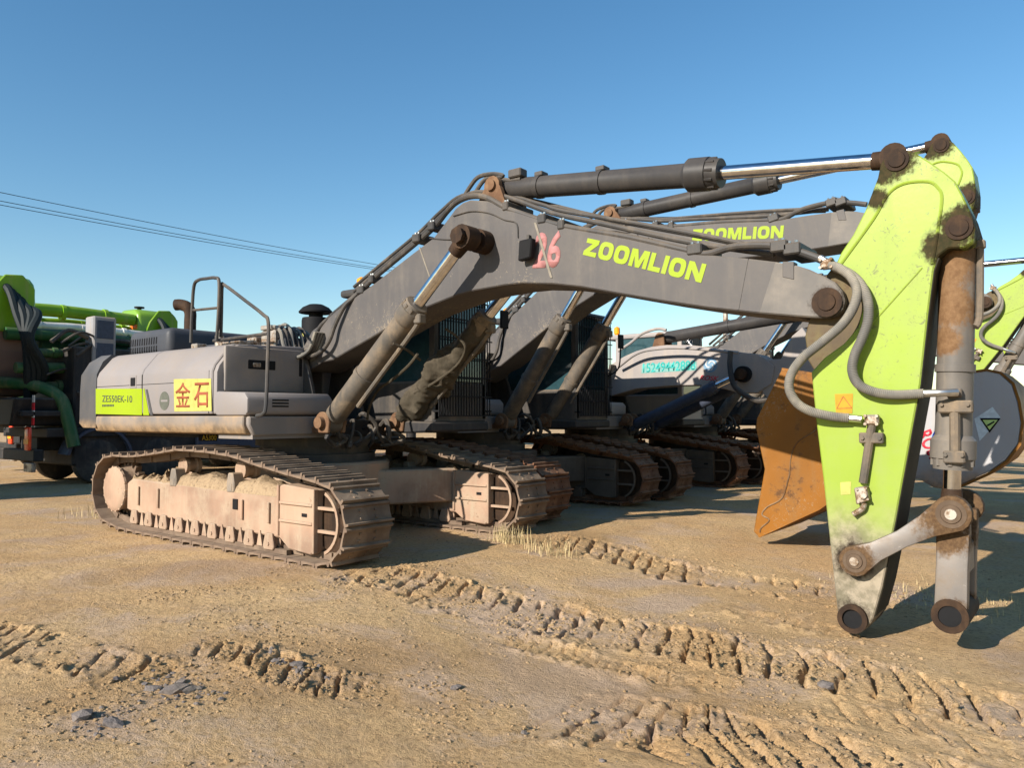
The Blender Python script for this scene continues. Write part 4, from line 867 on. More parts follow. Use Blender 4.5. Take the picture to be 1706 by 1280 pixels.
# ------------------------------------------------------------------ third machine: pale grey, low boom
def custom3(root, mats):
    ox, oy = -root.location.x, 0
    def X(l): return [(x + ox, z) for x, z in l]
    prof = X([(2.161,2.316),(2.451,2.580),(2.734,2.715),(3.011,2.811),(3.349,2.878),(3.677,2.895),(4.184,2.865),(4.789,2.762),(5.079,2.690),(5.497,2.624),(5.640,2.530),(5.801,2.392),(5.742,2.069),(5.487,1.912),(5.126,1.919),(4.837,2.003),(4.298,2.085),(3.797,2.086),(3.004,2.045),(2.446,1.909),(2.217,1.963)])
    bm = NB(); prism(bm, prof, -.26, .26, .012); bo = obj('boom', bm, M['rosk'], root)
    q = X([(3.165,2.364),(4.285,2.380),(3.167,2.554)])
    bm = NB(); qq = X([(3.125,2.354),(4.310,2.368),(4.312,2.538),(3.140,2.532)]); prism(bm, qq, -.2635, -.2605); pt = obj('number_patch', bm, M['teal_pale'], bo)
    obj('number', text_bm('15249442888', q, -.264, .002, off=.012), M['teal'], pt, smooth=0)
    q = X([(4.368,2.185),(4.736,2.152),(4.393,2.275)]); obj('lettering', text_bm('ROSK', q, -.261, .002, off=.02, shear=.2), M['redprint'], bo, smooth=0)
    c = X([(4.587,2.458),(4.728,2.452)]); cx, cz = c[0]; r = c[1][0] - c[0][0]
    bm = NB(); prism(bm, circle(cx, cz, r, 24), -.2635, -.2605); em = obj('emblem', bm, M['emblem'], bo)
    bm = NB()
    for k in range(3): tube(bm, [(cx + r * .8 * math.cos(R_(a + k * 120)) * (1 - j * .22), -.264, cz + r * .8 * math.sin(R_(a + k * 120)) * (1 - j * .22)) for j, a in enumerate((0, 50, 95, 130))], r * .07, 6, 4)
    obj('emblem_swirl', bm, M['white'], em)
    p = X([(2.161,2.316),(3.483,3.062),(5.814,3.260),(3.039,1.391),(5.245,2.260)])
    bm = NB()
    for s in (-1, 1): prism(bm, [(p[1][0] - .2, p[1][1] - .32), (p[1][0] + .12, p[1][1] - .30)] + circle(p[1][0], p[1][1], .10, 7, 0, 180), s * .15 - .03, s * .15 + .03, .01)
    obj('cylinder_lug', bm, M['rust'], bo)
    ac = ram(root, 'arm_cylinder', (p[1][0], 0, p[1][1]), (p[2][0] + 1.3, 0, p[2][1] + .16), 2.75, .12, .06, M['cyl'], .1, .2, bands=(.5,), head=1.15)
    for s in (-1, 1): ram(root, 'boom_cylinder', (p[3][0], s * .5, p[3][1] - .1), (p[4][0], s * .42, p[4][1]), 1.9, .11, .065, M['blue_grey'], .1, .16, bands=(), head=1.15)
    bm = NB(); cyl(bm, (p[4][0], -.38, p[4][1]), (p[4][0], .38, p[4][1]), .15, 18); obj('boom_pin', bm, M['black'], bo)
    for pts in ([(2.672,7.200,2.489),(3.141,7.100,2.729),(3.563,7.050,2.798),(4.198,7.040,2.786),(5.253,7.040,2.640)], [(2.675,7.200,2.820),(2.953,7.200,2.963),(3.225,7.200,3.139),(3.555,7.200,3.212),(3.749,7.200,3.174)]):
        bm = NB(); tube(bm, [(a + ox, b - (9.27 - 1.67), c) for a, b, c in pts], .03, 8, 5); obj('hydraulic_hose', bm, M['rosk'], bo)
    bm = NB(); tube(bm, [(a + ox, b - 7.6, c) for a, b, c in [(5.123,7.000,2.666),(5.128,6.950,2.400),(5.210,6.900,2.069),(5.407,6.900,1.871),(5.626,6.950,1.761),(5.801,7.000,1.792)]], .05, 8, 5); obj('hydraulic_hose', bm, M['rubber'], bo)
    # arm hanging from the boom end
    pa = p[2]; prof = X([(5.496,2.515),(5.910,2.517),(6.108,2.915),(6.289,3.063),(6.389,2.897),(6.728,2.043),(7.099,1.017),(6.951,0.810),(6.610,1.006),(6.001,1.527),(5.553,1.910)])
    bm = NB(); prism(bm, prof, -.22, .22, .012); obj('arm', bm, M['rosk'], root)
    bm = NB(); prism(bm, X([(6.962,1.422),(7.853,1.737),(8.206,1.858),(8.375,1.759),(7.848,1.522),(7.098,0.966)]), -.2, .2, .012); obj('bucket_link', bm, M['rosk'], root)
    sd = X([(7.822,1.427),(7.970,1.658),(8.265,1.837),(8.668,1.963),(8.865,2.117),(9.131,2.151),(9.292,2.102),(9.434,1.943),(9.500,1.686),(9.535,1.388),(9.492,1.091),(9.335,0.848),(9.096,0.650),(8.790,0.478),(8.593,0.379),(8.396,0.395),(8.196,0.519),(7.905,0.505),(7.690,0.439),(7.609,0.677)])
    sh = X([(8.684,1.990),(8.865,2.135),(9.131,2.169),(9.307,2.119),(9.456,1.959),(9.521,1.702),(9.556,1.388),(9.513,1.074),(9.349,0.823),(9.110,0.625),(8.804,0.453),(8.553,0.342)])
    bk = bucket(root, sd, sh, .80, M['rosk_bucket'], M['bucket'])
    yf = -.826
    q = X([(8.347,0.743),(8.153,1.200),(8.484,0.801)]); q = X([(8.169,1.200),(8.395,0.727),(8.375,1.293)]); 
    obj('lettering', text_bm('ROSK', q, yf, .003, off=.02), M['redprint'], bk, smooth=0)
    c = X([(8.625,1.099),(8.850,1.104)]); cx, cz = c[0]; r = c[1][0] - cx; bm = NB(); tube(bm, [(cx + r * math.cos(R_(t)) * (1 - .0005 * (t - 60)), yf - .002, cz + r * math.sin(R_(t))) for t in range(80, 290, 15)], .035, 6, 2); obj('emblem', bm, M['blue'], bk)
    bm = NB(); prism(bm, X([(8.957,1.447),(9.193,1.620),(9.292,1.456),(9.017,1.116)]), yf - .004, yf); st = obj('warning_sticker', bm, M['palestick'], bk)
    bm = NB(); prism(bm, X([(9.025,1.456),(9.292,1.456),(9.147,1.239)]), yf - .008, yf - .0045); tri = obj('warning_triangle', bm, M['black'], bk)
    bm = NB(); prism(bm, X([(9.062,1.430),(9.254,1.430),(9.148,1.283)]), yf - .011, yf - .0085); obj('triangle_face', bm, M['palelime'], tri)
    bm = NB(); a = X([(9.119,1.343),(9.210,1.404)]); tube(bm, [(a[0][0], yf - .012, a[0][1]), (a[1][0], yf - .012, a[1][1])], .012, 6, 1); obj('triangle_mark', bm, M['black'], tri)
M['teal_pale'] = plain('pale_turquoise_spray', (.17, .36, .33), .7); M['emblem'] = plain('pale_blue_emblem', (.16, .27, .38), .4); M['blue_grey'] = plain('dark_blue_grey_paint', (.05, .06, .09), .4)
M['palestick'] = plain('pale_sticker', (.55, .62, .66), .5); M['palelime'] = plain('pale_lime_print', (.45, .6, .2), .5)
excavator('pale grey excavator third in the row with turquoise numbers on its low boom', (-.2, 9.27, 0), dict(custom=custom3, rosk=True, guard=False, full=False, paleCab=True,
          mats=dict(track=M['rusty'], frame=M['frame_shaded'], body=M['rosk'], cw=M['rosk'], hood=M['rosk'])))
far = dict(full=False, pipes=True, guard=False)
excavator('grey excavator with lime arm swung out, behind the pale bucket at right', (.05, 13.1, 0), dict(far, a=R_(12), b=R_(-38), bucket_link=True, mats=dict(track=M['rusty'], frame=M['frame_shaded'])))
excavator('farthest grey excavator with low boom lettered in lime at right edge', (.9, 17.6, 0), dict(far, a=R_(3.5), b=R_(-12), mats=dict(track=M['rusty'], frame=M['frame_shaded'])))

# ------------------------------------------------------------------ concrete pump trucks on the left
def pump_truck(label, loc, o):
    root = thing('pump_truck', label, 'truck', loc, 0, 'concrete pump trucks behind the excavators')
    L = 8.5
    bm = NB(); box(bm, -.45, .45, .3, L, .75, 1.05, .02); box(bm, -1.2, 1.2, .2, L, 1.05, 1.25, .02); box(bm, -1.2, 1.2, .9, 3.4, 1.25, 2.0, .03); ch = obj('chassis', bm, M['chassis'], root)
    bm = NB(); box(bm, -1.2, 1.2, -.05, .15, .55, .80, .02); bp = obj('rear_bumper', bm, M['chassis'], root)
    for s in (-1, 1):
        bm = NB(); box(bm, s * .98 - .12, s * .98 + .12, -.12, -.05, .78, 1.28, .04, 2); tl = obj('tail_light', bm, M['redlamp'], bp)
        bm = NB(); box(bm, s * .98 - .11, s * .98 + .11, -.128, -.118, .92, 1.02); obj('lens_band', bm, M['orange'], tl)
        for k, m in enumerate(('redstrip', 'white', 'redstrip', 'white')):
            bm = NB(); box(bm, s * 1.15 - .05, s * 1.15 + .05, -.07, -.05, 1.32 + k * .16, 1.47 + k * .16); obj('reflector_strip', bm, M[m], bp)
        bm = NB(); box(bm, s * .98 - .22, s * .98 + .22, -.08, .0, .33, .52, .01); obj('mud_flap', bm, M['steel'], bp)
    bm = NB(); lathe(bm, (0, -.15, 0), (0, .15, 0), [(0, .2), (0, .34), (.03, .48), (.08, .5), (.22, .5), (.27, .48), (.3, .34), (.3, .2)], 24); wm = finish(bm, 'wheel'); wm.materials.append(M['rubber'])
    for y in (1.3, 2.7, 6.9):
        for s in (-1, 1): inst('wheel', wm, root, (s * 1.0, y, .5), (0, 0, R_(90)))
    for s in (-1, 1):
        bm = NB(); prism(bm, circle(1.3, .55, .72, 12, 10, 170) + circle(1.3, .55, .66, 12, 170, 10), s * 1.0 - .25, s * 1.0 + .25, 0, 'x'); obj('mudguard', bm, M['blue_grey'], root)
        bm = NB(); box(bm, s * 1.12 - .1, s * 1.12 + .1, 3.6, 6.1, .62, 1.05, .03); obj('side_tank', bm, M['blue_grey'], root)
    bm = NB(); box(bm, .35, 1.2, -.3, .5, 1.5, 1.62, .02); prism(bm, [(-.9, 1.3), (.9, 1.3), (1.1, 1.9), (-1.1, 1.9)], -.4, .7, .04); obj('hopper', bm, M['chassis'], root)
    # dark fill body and folded boom packet with the cowl at its near end
    bm = NB(); box(bm, -1.15, 1.12, .75, L, .42, 3.05, .04); obj('dark_fill_body', bm, M['chassis'], root)  # box added to make the view between the trucks dark
    cx, zt = -.5, 4.65
    for k, (z0, z1, y1) in enumerate(((zt - 1.75, zt - 1.2, L), (zt - 2.35, zt - 1.9, L - .7))):
        bm = NB(); box(bm, cx - .5 + k * .1, cx + .42 - k * .05, .5, y1, z0, z1, .05); obj('boom_section', bm, M['pipe_green'], root)
    bm = NB(); pf = [(-.62, zt - 2.7), (.30, zt - 2.7), (.56, zt - 1.3), (.60, zt - .6), (.52, zt - .17), (.28, zt - .02), (-.5, zt), (-.62, zt - .2)]
    prism(bm, [(cx + a, b) for a, b in pf], -.85, .35, .10, 'y', 3); cw = obj('boom_cowl', bm, M['cowl'], root, label='lime green cowl with grey and brown lower band')
    for x0, x1, m in ((-.62, -.2, 'white'), (-.2, .05, 'white'), (.05, .5, 'orange_strip')):
        bm = NB(); box(bm, cx + x0 + .05, cx + x1, -.858, -.848, zt - .62, zt - .50); obj('reflector_strip', bm, M[m], cw)
    bm = NB(); lathe(bm, (cx - .1, -.5, zt - .02), (cx - .1, -.5, zt + .3), [(0, .06), (.08, .06), (.08, .14), (.12, .14)], 12); obj('cap', bm, M['black'], cw)
    bm = NB(); prism(bm, [(-.9, zt - 1.3), (-.55, zt - .4), (-.3, zt - .05), (.05, zt - .02), (.3, zt - .3), (.3, zt - 1.3)], cx + .58, cx + .64, .02, 'x'); obj('cowl_flange', bm, M['pump_green'], cw)
    pipes = [(.72, zt - 1.35, .14, 'pipe_green', -.3, 2.6), (.95, zt - 1.75, .10, 'pipe_green', .1, 3.2), (1.05, zt - 2.1, .12, 'pipe_green', -.2, 3), (.95, zt - 2.5, .12, 'pipe_green', .2, 4)] + o.get('pipes', [])
    for i, (x, z, r, m, y0, y1) in enumerate(pipes):
        bm = NB(); tube(bm, [(cx + x, y0, z), (cx + x, y0 + .6, z + .02), (cx + x, (y0 + y1) / 2, z + .05), (cx + x, y1, z)], r, 12, 3)
        y = y0 + .5
        while y < y1: cyl(bm, (cx + x, y - .05, z + .02), (cx + x, y + .05, z + .02), r * 1.25, 12); y += 1.1
        obj('delivery_pipe', bm, M[m], root)
    bm = NB(); tube(bm, [(cx + .2, -.6, zt - 2.4), (cx + .7, -.2, zt - 2.42), (cx + 1.2, .2, zt - 2.5), (cx + 1.55, .5, zt - 2.75), (cx + 1.7, .6, zt - 3.2), (cx + 1.8, .7, zt - 3.8)], .13, 12, 6); obj('elbow_pipe', bm, M['pipe_green'], root)
    for k in range(4):
        bm = NB(); e = .10 * k
        tube(bm, [(cx + .3, -.3 + e, zt - .2), (cx + .75, -.25 + e, zt - .42 - e), (cx + 1.05 + e, -.2 + e, zt - .95), (cx + 1.25 + e * .8, -.1, zt - 1.5), (cx + 1.15 + e * .3, 0 + e, zt - 2.2), (cx + .9 - e, .1, zt - 2.9)], .085, 8, 6); obj('rubber_hose', bm, M['darkhose'], root)
    cy = o.get('cab_y', 1.1)
    bm = NB(); box(bm, .78, 1.2, cy, cy + .5, 2.6, 3.75, .03); cbx = obj('control_cabinet', bm, M['cabinet'], root)
    bm = NB(); box(bm, 1.195, 1.21, cy + .06, cy + .44, 2.7, 3.15, .01); box(bm, 1.195, 1.21, cy + .06, cy + .44, 3.25, 3.66, .01); obj('cabinet_door', bm, M['blue_grey'], cbx)
    bm = NB()
    for k in range(60):
        rng = random.Random(k); x, y, z = rng.uniform(.2, 1.2), rng.uniform(.2, 4.5), rng.uniform(2.0, 3.5)
        tube(bm, [(x, y, z), (x + rng.uniform(-.2, .2), y + .4, z + rng.uniform(-.3, .3)), (x + rng.uniform(-.1, .1), y + .8, z + rng.uniform(-.3, .2))], rng.uniform(.02, .06), 6, 4)
    obj('pipework', bm, M['rubber'], root, kind='stuff')
    bm = NB(); box(bm, -1.0, 1.15, L, L + 2.0, .9, 2.9, .12, 2); obj('truck_cab', bm, M['white'], root)
    return root
def cowl_mat():
    s = MT('banded_cowl_paint'); z = s.sep(s.tc.outputs['Object'])[2]; n = s.noise(3, 6)
    c = s.mix(s.ramp(z, 3.85, 3.87), s.mix(s.ramp(z, 3.44, 3.50), (.22, .13, .10), (.36, .36, .38)), (.16, .32, .012))
    s.link(s.mix(s.math('MULTIPLY', n, .2), c, (.3, .25, .18)), s.b.inputs['Base Color']); s.b.inputs['Roughness'].default_value = .35; return s.m
M['cowl'] = cowl_mat(); M['darkhose'] = plain('dark_teal_rubber', (.012, .018, .02), .6); M['redlamp'] = plain('red_orange_lens', (.85, .07, .02), .25); M['redstrip'] = plain('red_reflector', (.6, .03, .04), .4); M['orange_strip'] = plain('orange_reflector', (.75, .16, .02), .4); M['cabinet'] = paint('cabinet_grey_paint', (.25, .25, .26), .5, dust=.2)
pump_truck('concrete pump truck cut by the left edge, green cowl and red tail lights', (-8.5, 1.9, 0), dict())
pump_truck('second concrete pump truck with lime cowl, behind the counterweight', (-11.5, 6.9, 0), dict(cab_y=2.5, pipes=[(.35, 4.28, .17, 'pump_green', -4.4, -.9), (.1, 4.0, .12, 'pump_green', -3.8, -.9), (.65, 3.85, .10, 'white', -4.0, -.7), (.8, 3.6, .12, 'pump_green', -4.6, -.5)]))
pump_truck('third concrete pump truck, mostly hidden behind the one at the left edge', (-13.4, 3.3, 0), dict())
# unseen box truck added left of the frame to shade the pump trucks
t = thing('added_shade_truck', 'unseen grey box truck added outside the picture to the left for its shadow', 'truck', (-7.95, -6.6, 0))
bm = NB(); box(bm, -1.25, 1.25, 0, 7.0, 1.1, 4.0, .04); cg = obj('cargo_body', bm, M['cabinet'], t)
for k in range(12):
    bm = NB(); box(bm, 1.25, 1.28, .25 + k * .58, .31 + k * .58, 1.15, 3.95); obj('rib', bm, M['cabinet'], cg)
bm = NB(); box(bm, -.5, .5, -2, 7, .7, 1.05); obj('chassis', bm, M['chassis'], t)
bm = NB(); box(bm, -1.2, 1.2, -2.3, -.2, .7, 2.8, .15, 3); obj('truck_cab', bm, M['white'], t)
bm = NB(); lathe(bm, (0, -.15, 0), (0, .15, 0), [(0, .2), (0, .34), (.03, .48), (.08, .5), (.22, .5), (.27, .48), (.3, .34), (.3, .2)], 24); wm = finish(bm, 'wheel'); wm.materials.append(M['rubber'])
for y in (-1.3, 4.6, 5.8):
    for s in (-1, 1): inst('wheel', wm, t, (s * 1.0, y, .5), (0, 0, R_(90)))
# red container and lime hopper glimpsed far behind
bm = NB()
cr = []
for k in range(13): cr += [(-3 + k * .46, 0), (-2.9 + k * .46, .06), (-2.75 + k * .46, .06), (-2.65 + k * .46, 0)]
prism(bm, cr + [(3.2, 0), (3.2, 2.4), (-3, 2.4)], 2.2, 5.0, 0, 'z')
o = obj('container', bm, M['redstrip']); o.location = (-14.3, 22.6, 0); o.rotation_euler = (0, 0, R_(35)); o['label'] = 'red box body glimpsed between the cab guard and the pale machine'; o['category'] = 'container'
r = thing('lime_hopper', 'lime green hopper of a machine far behind the handrail', 'hopper', (-13.0, 18.6, 0))
bm = NB(); lathe(bm, (0, 0, 3.9), (0, 0, 5), [(0, .25), (.35, .62), (.45, .66), (.48, .66), (.48, .60)], 20); obj('bowl', bm, M['lime'], r)
bm = NB(); cyl(bm, (0, 0, 0), (0, 0, 3.95), .22, 12); obj('column', bm, M['chassis'], r)
bm = NB(); box(bm, -.6, .6, -.5, .5, 4.36, 4.6, .05); obj('cover', bm, M['dark'], r)

# ------------------------------------------------------------------ ground
TABS = {}
def vnoise(x, y, seed):
    T = TABS.get(seed)
    if T is None: T = TABS[seed] = np.random.RandomState(seed).rand(256, 256)
    xi = np.floor(x).astype(int); yi = np.floor(y).astype(int); fx = x - xi; fy = y - yi
    fx = fx * fx * (3 - 2 * fx); fy = fy * fy * (3 - 2 * fy)
    g = lambda a, b: T[a % 256, b % 256]
    return (g(xi, yi) * (1 - fx) + g(xi + 1, yi) * fx) * (1 - fy) + (g(xi, yi + 1) * (1 - fx) + g(xi + 1, yi + 1) * fx) * fy - .5
def fbm(x, y, f, n, seed, gain=.5):
    s = 0; a = 1
    for k in range(n): s = s + a * vnoise(x * f + 13.7 * k, y * f - 7.3 * k, seed + k); f *= 2.03; a *= gain
    return s
def sstep(a, b, x):
    t = np.clip((x - a) / (b - a), 0, 1); return t * t * (3 - 2 * t)
def cleats(s, t, half, pitch, seed, depth, amp, broken=.5):
    """pressed track print: s along, t across (0 = middle)"""
    wob = fbm(s, t, 1.3, 2, seed) * .10 + fbm(s, t, 6, 3, seed + 5) * .035; u = (s + wob) / pitch; ph = u - np.floor(u)
    u2 = u + fbm(s, t, 7, 3, seed + 40) * .20; ph = u2 - np.floor(u2); groove = np.exp(-((ph - .5) / .10) ** 4); lip = np.exp(-((ph - .70) / .08) ** 2)
    edge = np.abs(t) + fbm(s, t, 3, 4, seed + 9) * .14
    m = sstep(half + .04, half - .04, edge)
    keep = sstep(-.26, -.02, fbm(s, t, 1.2, 3, seed + 20) + .18 * (1 - broken))
    rough = fbm(s, t, 7, 4, seed + 30, .62)
    berm = np.exp(-((edge - half) / .07) ** 2)
    return m * (-depth * .5 - groove * keep * amp * (.9 + rough * .5) + lip * keep * amp * (.16 + rough * .5) + rough * .012 * (.3 + keep)) + berm * (.008 + np.maximum(rough, -.15) * .035) * (.35 + .65 * keep)
def height(x, y):
    z = -.20 * sstep(4.8, 8.6, x) * sstep(-6, -1, y + .0 * x) - .06 * sstep(-.5, -4, y)
    z = np.where(y > 4, z * (1 - .6 * sstep(4, 12, y)), z)
    z = z + fbm(x, y, .35, 3, 1) * .09 * sstep(.2, 2.5, np.hypot(np.maximum(np.abs(x - 2.2) - 2.6, 0), np.maximum(np.abs(y - 1.67) - 1.9, 0)))
    near = sstep(16, 6, np.hypot(x - 8, y + 1))
    z = z + near * (fbm(x, y, 1.6, 3, 5) * .018 + fbm(x, y, 6, 4, 11, .7) * .006 + sstep(.0, .35, fbm(x, y, 1.3, 4, 300, .65)) * np.abs(fbm(x, y, 17, 3, 310, .7)) * .011)
    # prints left by the front machine's own tracks
    k = sstep(4.55, 5.0, x) * sstep(13, 11, x)
    z = z + k * cleats(x + (y - .33) * .34, y - .33 - .12 * np.sin(x * .9), .40, .20, 40, .012, .07, .1)
    k = sstep(4.9, 5.3, x) * sstep(9.2, 8.4, x)
    z = z + k * cleats(x + (y - 2.85) * .4, y - 2.85 + .25 * np.exp(-((x - 6.9) / .8) ** 2), .40, .2, 60, .012, .07, .2)
    # turning print in the foreground
    a = R_(-38); s = (x - 8.3) * math.cos(0) ; yc = -1.12 + .22 * (x - 8.3) - .05 * (x - 8.3) ** 2; t = y - yc
    k = sstep(7.9, 8.3, x) * sstep(11.5, 10.6, x)
    z = z + k * cleats(s + t * .9 * sstep(8.4, 8.9, x), t, .36, .18, 80, .010, .07, .0)
    # marks on the left
    k = sstep(3.2, 3.8, x) * sstep(6.35, 5.9, x)
    z = z + k * cleats(x + (y + 2.6) * .8, y + 2.66 - .16 * (x - 5), .24, .2, 100, .012, .06, .4)
    k = sstep(5.6, 5.9, x) * sstep(7.1, 6.8, x)
    z = z + k * cleats(x + (y + 1.8) * .9, y + 1.86 - .15 * (x - 6.3), .16, .18, 120, .01, .055, .4)
    k = sstep(6.6, 7.2, x) * sstep(9, 8.2, x)
    z = z + k * cleats(x + (y + .4) * .3, y + .33, .16, .1, 140, .008, .022, .8)
    k = sstep(7.6, 8.0, x) * sstep(9.4, 8.9, x)
    z = z + k * cleats(x, y - 1.55, .14, .11, 160, .008, .018, .9)
    k = sstep(9.0, 9.3, x) * sstep(12.5, 11.8, x)
    z = z + k * cleats(x + (y + .2) * .5, y + .12 - .2 * (x - 10), .2, .17, 180, .01, .04, .7)
    return z
def lines(spec):
    out = []
    for a, b, d in spec: out += list(np.arange(a, b - d * .25, d))
    out.append(spec[-1][1]); return np.array(out)
gx = lines([(-3000, -600, 400), (-600, -120, 60), (-120, -30, 10), (-30, -8, 1.2), (-8, 1, .16), (1, 4, .045), (4, 11.2, .0135), (11.2, 14, .06), (14, 24, .5), (24, 90, 6), (90, 600, 60), (600, 3000, 400)])
gy = lines([(-60, -8, 4), (-8, -3.7, .25), (-3.7, .9, .0135), (.9, 3.8, .03), (3.8, 7, .07), (7, 14, .2), (14, 40, 1.2), (40, 140, 10), (140, 600, 60), (600, 5000, 400)])
GX, GY = np.meshgrid(gx, gy, indexing='ij'); GZ = height(GX, GY)
nxg, nyg = GX.shape
me = bpy.data.meshes.new('ground'); co = np.stack([GX, GY, GZ], -1).reshape(-1, 3)
me.vertices.add(len(co)); me.vertices.foreach_set('co', co.astype(np.float32).ravel())
idx = np.arange(nxg * nyg).reshape(nxg, nyg); q = np.stack([idx[:-1, :-1], idx[1:, :-1], idx[1:, 1:], idx[:-1, 1:]], -1).reshape(-1, 4)
me.loops.add(q.size); me.loops.foreach_set('vertex_index', q.ravel().astype(np.int32))
me.polygons.add(len(q)); me.polygons.foreach_set('loop_start', np.arange(0, q.size, 4).astype(np.int32)); me.polygons.foreach_set('loop_total', np.full(len(q), 4, np.int32))
me.update(); me.validate(); me.shade_smooth(); me.materials.append(M['ground'])
g = bpy.data.objects.new('ground', me); COL.objects.link(g); g['kind'] = 'structure'
def hz(x, y): return float(height(np.array([x]), np.array([y]))[0])

# ------------------------------------------------------------------ clods, pebbles, stones, grass
def rock_bm(bm, c, sx, sy, sz, rng, sub=1, rough=.25, rot=None):
    r = bmesh.ops.create_icosphere(bm, subdivisions=sub, radius=1); vs = r['verts']
    Rm = Matrix.Rotation(rng.uniform(0, 6.28), 3, 'Z') @ Matrix.Rotation(rng.uniform(-.3, .3), 3, 'X')
    for v in vs:
        k = 1 + rng.uniform(-rough, rough); p = Vector((v.co.x * sx, v.co.y * sy, v.co.z * sz)) * k; v.co = Rm @ p + Vector(c)
rs = np.random.RandomState(9); bmx = NB(); rock_bm(bmx, (0, 0, 0), 1, 1, .7, random.Random(2), 1, .22); bmesh.ops.recalc_face_normals(bmx, faces=bmx.faces[:])
bv = np.array([v.co[:] for v in bmx.verts]); bf = np.array([[v.index for v in f.verts] for f in bmx.faces]); bmx.free()
def scatter(name, pts, sizes, mat, label):
    n = len(pts); H = height(pts[:, 0], pts[:, 1]); ang = rs.rand(n) * 6.28; V = bv[None] * np.ones((n, 1, 1)); V = V * (1 + (rs.rand(n, len(bv), 1) - .5) * .5)
    V = V * (sizes[:, None, None] * (.7 + .6 * rs.rand(n, 1, 3)))
    c, s = np.cos(ang)[:, None], np.sin(ang)[:, None]; X = V[..., 0] * c - V[..., 1] * s + pts[:, :1]; Y = V[..., 0] * s + V[..., 1] * c + pts[:, 1:2]; Z = V[..., 2] + H[:, None] + sizes[:, None] * .15
    co = np.stack([X, Y, Z], -1).reshape(-1, 3); F = (bf[None] + (np.arange(n) * len(bv))[:, None, None]).reshape(-1, 3)
    m = bpy.data.meshes.new(name); m.vertices.add(len(co)); m.vertices.foreach_set('co', co.astype(np.float32).ravel())
    m.loops.add(F.size); m.loops.foreach_set('vertex_index', F.ravel().astype(np.int32)); m.polygons.add(len(F)); m.polygons.foreach_set('loop_start', np.arange(0, F.size, 3).astype(np.int32)); m.polygons.foreach_set('loop_total', np.full(len(F), 3, np.int32))
    m.update(); m.validate(); m.shade_flat(); m.materials.append(mat); o = bpy.data.objects.new(name, m); COL.objects.link(o); o['kind'] = 'stuff'; o['label'] = label; o['category'] = 'soil'; return o
def ptsin(n, x0, x1, y0, y1): return np.stack([x0 + (x1 - x0) * rs.rand(n), y0 + (y1 - y0) * rs.rand(n)], -1)
def along(n, x0, x1, fy, w):
    x = x0 + (x1 - x0) * rs.rand(n); return np.stack([x, fy(x) + rs.randn(n) * w], -1)
P = np.concatenate([ptsin(60000, 4, 11, -3.6, 1), ptsin(14000, 3, 11, 0, 5)]); P = P[fbm(P[:, 0], P[:, 1], 1.3, 4, 300, .65) + .35 * rs.rand(len(P)) > .33]; print('pebbles', len(P)); scatter('pebbles', P, .0022 + .013 * rs.rand(len(P)) ** 6, M['clod'], 'small pebbles and crumbs of earth strewn over the yard')
P = np.concatenate([along(1500, 4.7, 11, lambda x: .35 + .1 * np.sin(x), .28), along(800, 5, 9, lambda x: 2.85 + 0 * x, .28), along(700, 8, 11, lambda x: -1.1 + .2 * (x - 8.3), .22), along(260, 3.5, 6.3, lambda x: -2.66 + .16 * (x - 5), .16), along(200, 5.7, 7, lambda x: -1.86 + .15 * (x - 6.3), .14), along(120, 8.8, 9.5, lambda x: 1.2 + 0 * x, .15)])
scatter('clods', P, .004 + .020 * rs.rand(len(P)) ** 4, M['clod'], 'broken clods of earth along the track prints')
P = np.concatenate([np.array([6.2, -2.45]) + rs.randn(160, 2) * np.array([.18, .09]), np.array([6.4, -2.95]) + rs.randn(60, 2) * .12, np.array([6.45, -1.8]) + rs.randn(60, 2) * np.array([.2, .06]), np.array([8.9, -1.55]) + rs.randn(50, 2) * .15]); scatter('shale_chips', P, .004 + .018 * rs.rand(len(P)) ** 3, M['rock'], 'grey shale chips strewn round the larger stones')
rng = random.Random(21)
for i, (x, y, s, lab) in enumerate(((6.25, -2.48, .075, 'dark grey shale slab beside the left track print, largest of its cluster'), (6.32, -2.42, .05, 'grey shale chip leaning on the dark slab'), (6.14, -2.55, .04, 'small grey shale chip left of the dark slab'), (6.17, -2.40, .035, 'small grey shale chip behind the dark slab'),
                                    (6.29, -2.99, .065, 'pale flat stone at the lower left, larger of the two'), (6.49, -2.93, .055, 'pale flat stone at the lower left, right of its neighbour'), (6.45, -1.78, .04, 'small light stone in the short print near the centre left'), (6.28, -1.83, .03, 'tiny stone at the left end of the short print'), (7.37, -1.32, .035, 'pale stone half buried in the middle foreground'),
                                    (8.05, -1.55, .022, 'small pale pebble near the bottom centre'), (5.85, -2.62, .03, 'grey chip lying in the left track print'), (9.1, .1, .05, 'flat tan stone lying across the right track print'))):
    bm = NB(); rock_bm(bm, (0, 0, 0), s * 1.2, s * .85, s * .5, rng, 1, .3); bmesh.ops.bevel(bm, geom=bm.edges[:], offset=.002, segments=1, affect='EDGES') if False else None
    o = obj('stone', bm, M['rock'], None, smooth=0); o.location = (x, y, hz(x, y) + s * .18); o['label'] = lab; o['category'] = 'stone'; o['group'] = 'loose stones'
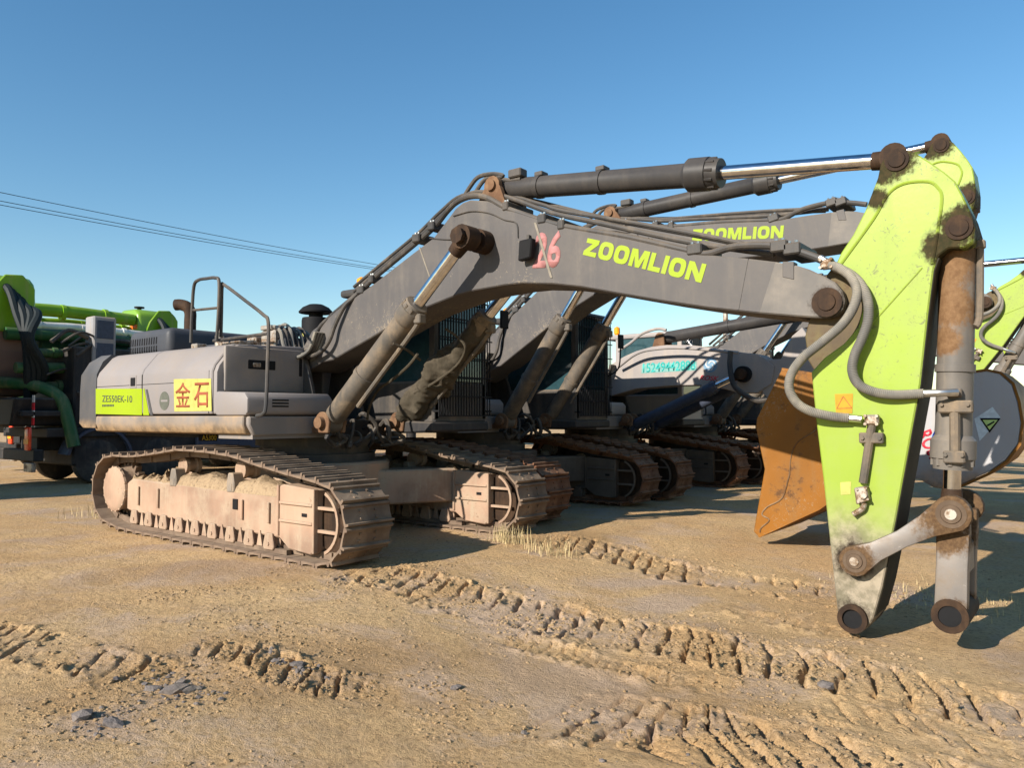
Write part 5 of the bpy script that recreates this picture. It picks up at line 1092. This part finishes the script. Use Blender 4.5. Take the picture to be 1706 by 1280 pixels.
def grass(cx, cy, n, h, sp, label):
    bm = NB(); XY = [(cx + rng.gauss(0, sp), cy + rng.gauss(0, sp * .6)) for _ in range(n)]; ZZ = height(np.array([p[0] for p in XY]), np.array([p[1] for p in XY]))
    for k in range(n):
        (x, y), z = XY[k], float(ZZ[k]) - .01; a = rng.uniform(0, 6.28); L = h * rng.uniform(.35, 1.1); b = rng.uniform(.02, .5) * L; w = .0035
        p = [Vector((x, y, z)), Vector((x + b * .3 * math.cos(a), y + b * .3 * math.sin(a), z + L * .55)), Vector((x + b * math.cos(a), y + b * math.sin(a), z + L))]; s = Vector((-math.sin(a), math.cos(a), 0)) * w
        v = [bm.verts.new(p[0] - s), bm.verts.new(p[0] + s), bm.verts.new(p[1] + s * .8), bm.verts.new(p[1] - s * .8), bm.verts.new(p[2])]; bm.faces.new(v[:4]); bm.faces.new((v[3], v[2], v[4]))
    o = obj('dry_grass', bm, M['grass'], None, smooth=0); o['kind'] = 'stuff'; o['label'] = label; o['category'] = 'grass'
grass(4.88, 2.42, 170, .24, .13, 'tuft of tall dry grass in front of the far crawler track'); grass(5.6, 2.2, 90, .2, .17, 'sparser tuft of dry grass right of the taller one')
grass(9.3, 3.3, 420, .07, .55, 'low dry weeds on the ground behind the arm'); grass(-1.6, .5, 60, .2, .3, 'thin dry grass behind the left crawler track')

# ------------------------------------------------------------------ poles and wires far behind
def pole(label, loc, h, arms):
    r = thing('utility_pole', label, 'pole', loc, 0, 'utility poles on the horizon')
    bm = NB(); cyl(bm, (0, 0, 0), (0, 0, h), .16, 10, .1); obj('mast', bm, M['steel'], r)
    for z, w_ in arms:
        bm = NB(); obox(bm, (-w_ * .79, -w_ * .61, z), (w_ * .79, w_ * .61, z), .12, .12)
        for t in (-.9, -.45, .45, .9): cyl(bm, (t * w_ * .79, t * w_ * .61, z), (t * w_ * .79, t * w_ * .61, z + .35), .07, 6)
        obj('crossarm', bm, M['dark'], r)
pole('thin pale pole rising behind the orange beacon, centre', (-3.2, 29, 0), 8.3, ((8.1, .7),))
pole('dark pole with two crossarms on the horizon, left of the pair', (4.5, 62, 0), 9.6, ((9.4, 1.5), (8.2, 1.9)))
pole('dark pole with two crossarms on the horizon, right of the pair', (8.5, 64, 0), 9.9, ((9.6, 1.5), (8.4, 1.9)))
def wire(label, a, b, sag, r=.014):
    a, b = Vector(a), Vector(b); bm = NB(); tube(bm, [a.lerp(b, t / 14) - Vector((0, 0, sag * 4 * (t / 14) * (1 - t / 14))) for t in range(15)], r, 5, 2)
    o = obj('power_line', bm, M['black']); o['label'] = label; o['category'] = 'cable'; o['group'] = 'power lines at upper left'
WP = [(-38.49, 9.79, 14.16), (-39.27, 50.85, 15.05), (-38.51, 9.8, 13.67), (-39.27, 50.85, 14.82), (-38.51, 9.81, 13.44), (-39.28, 50.86, 14.7)]
for lab, p0, p1 in (('uppermost thin power line at upper left', WP[0], WP[1]), ('middle thin power line at upper left', WP[2], WP[3]), ('lowest thin power line at upper left', WP[4], WP[5])): wire(lab, p0, p1, .25, .02)
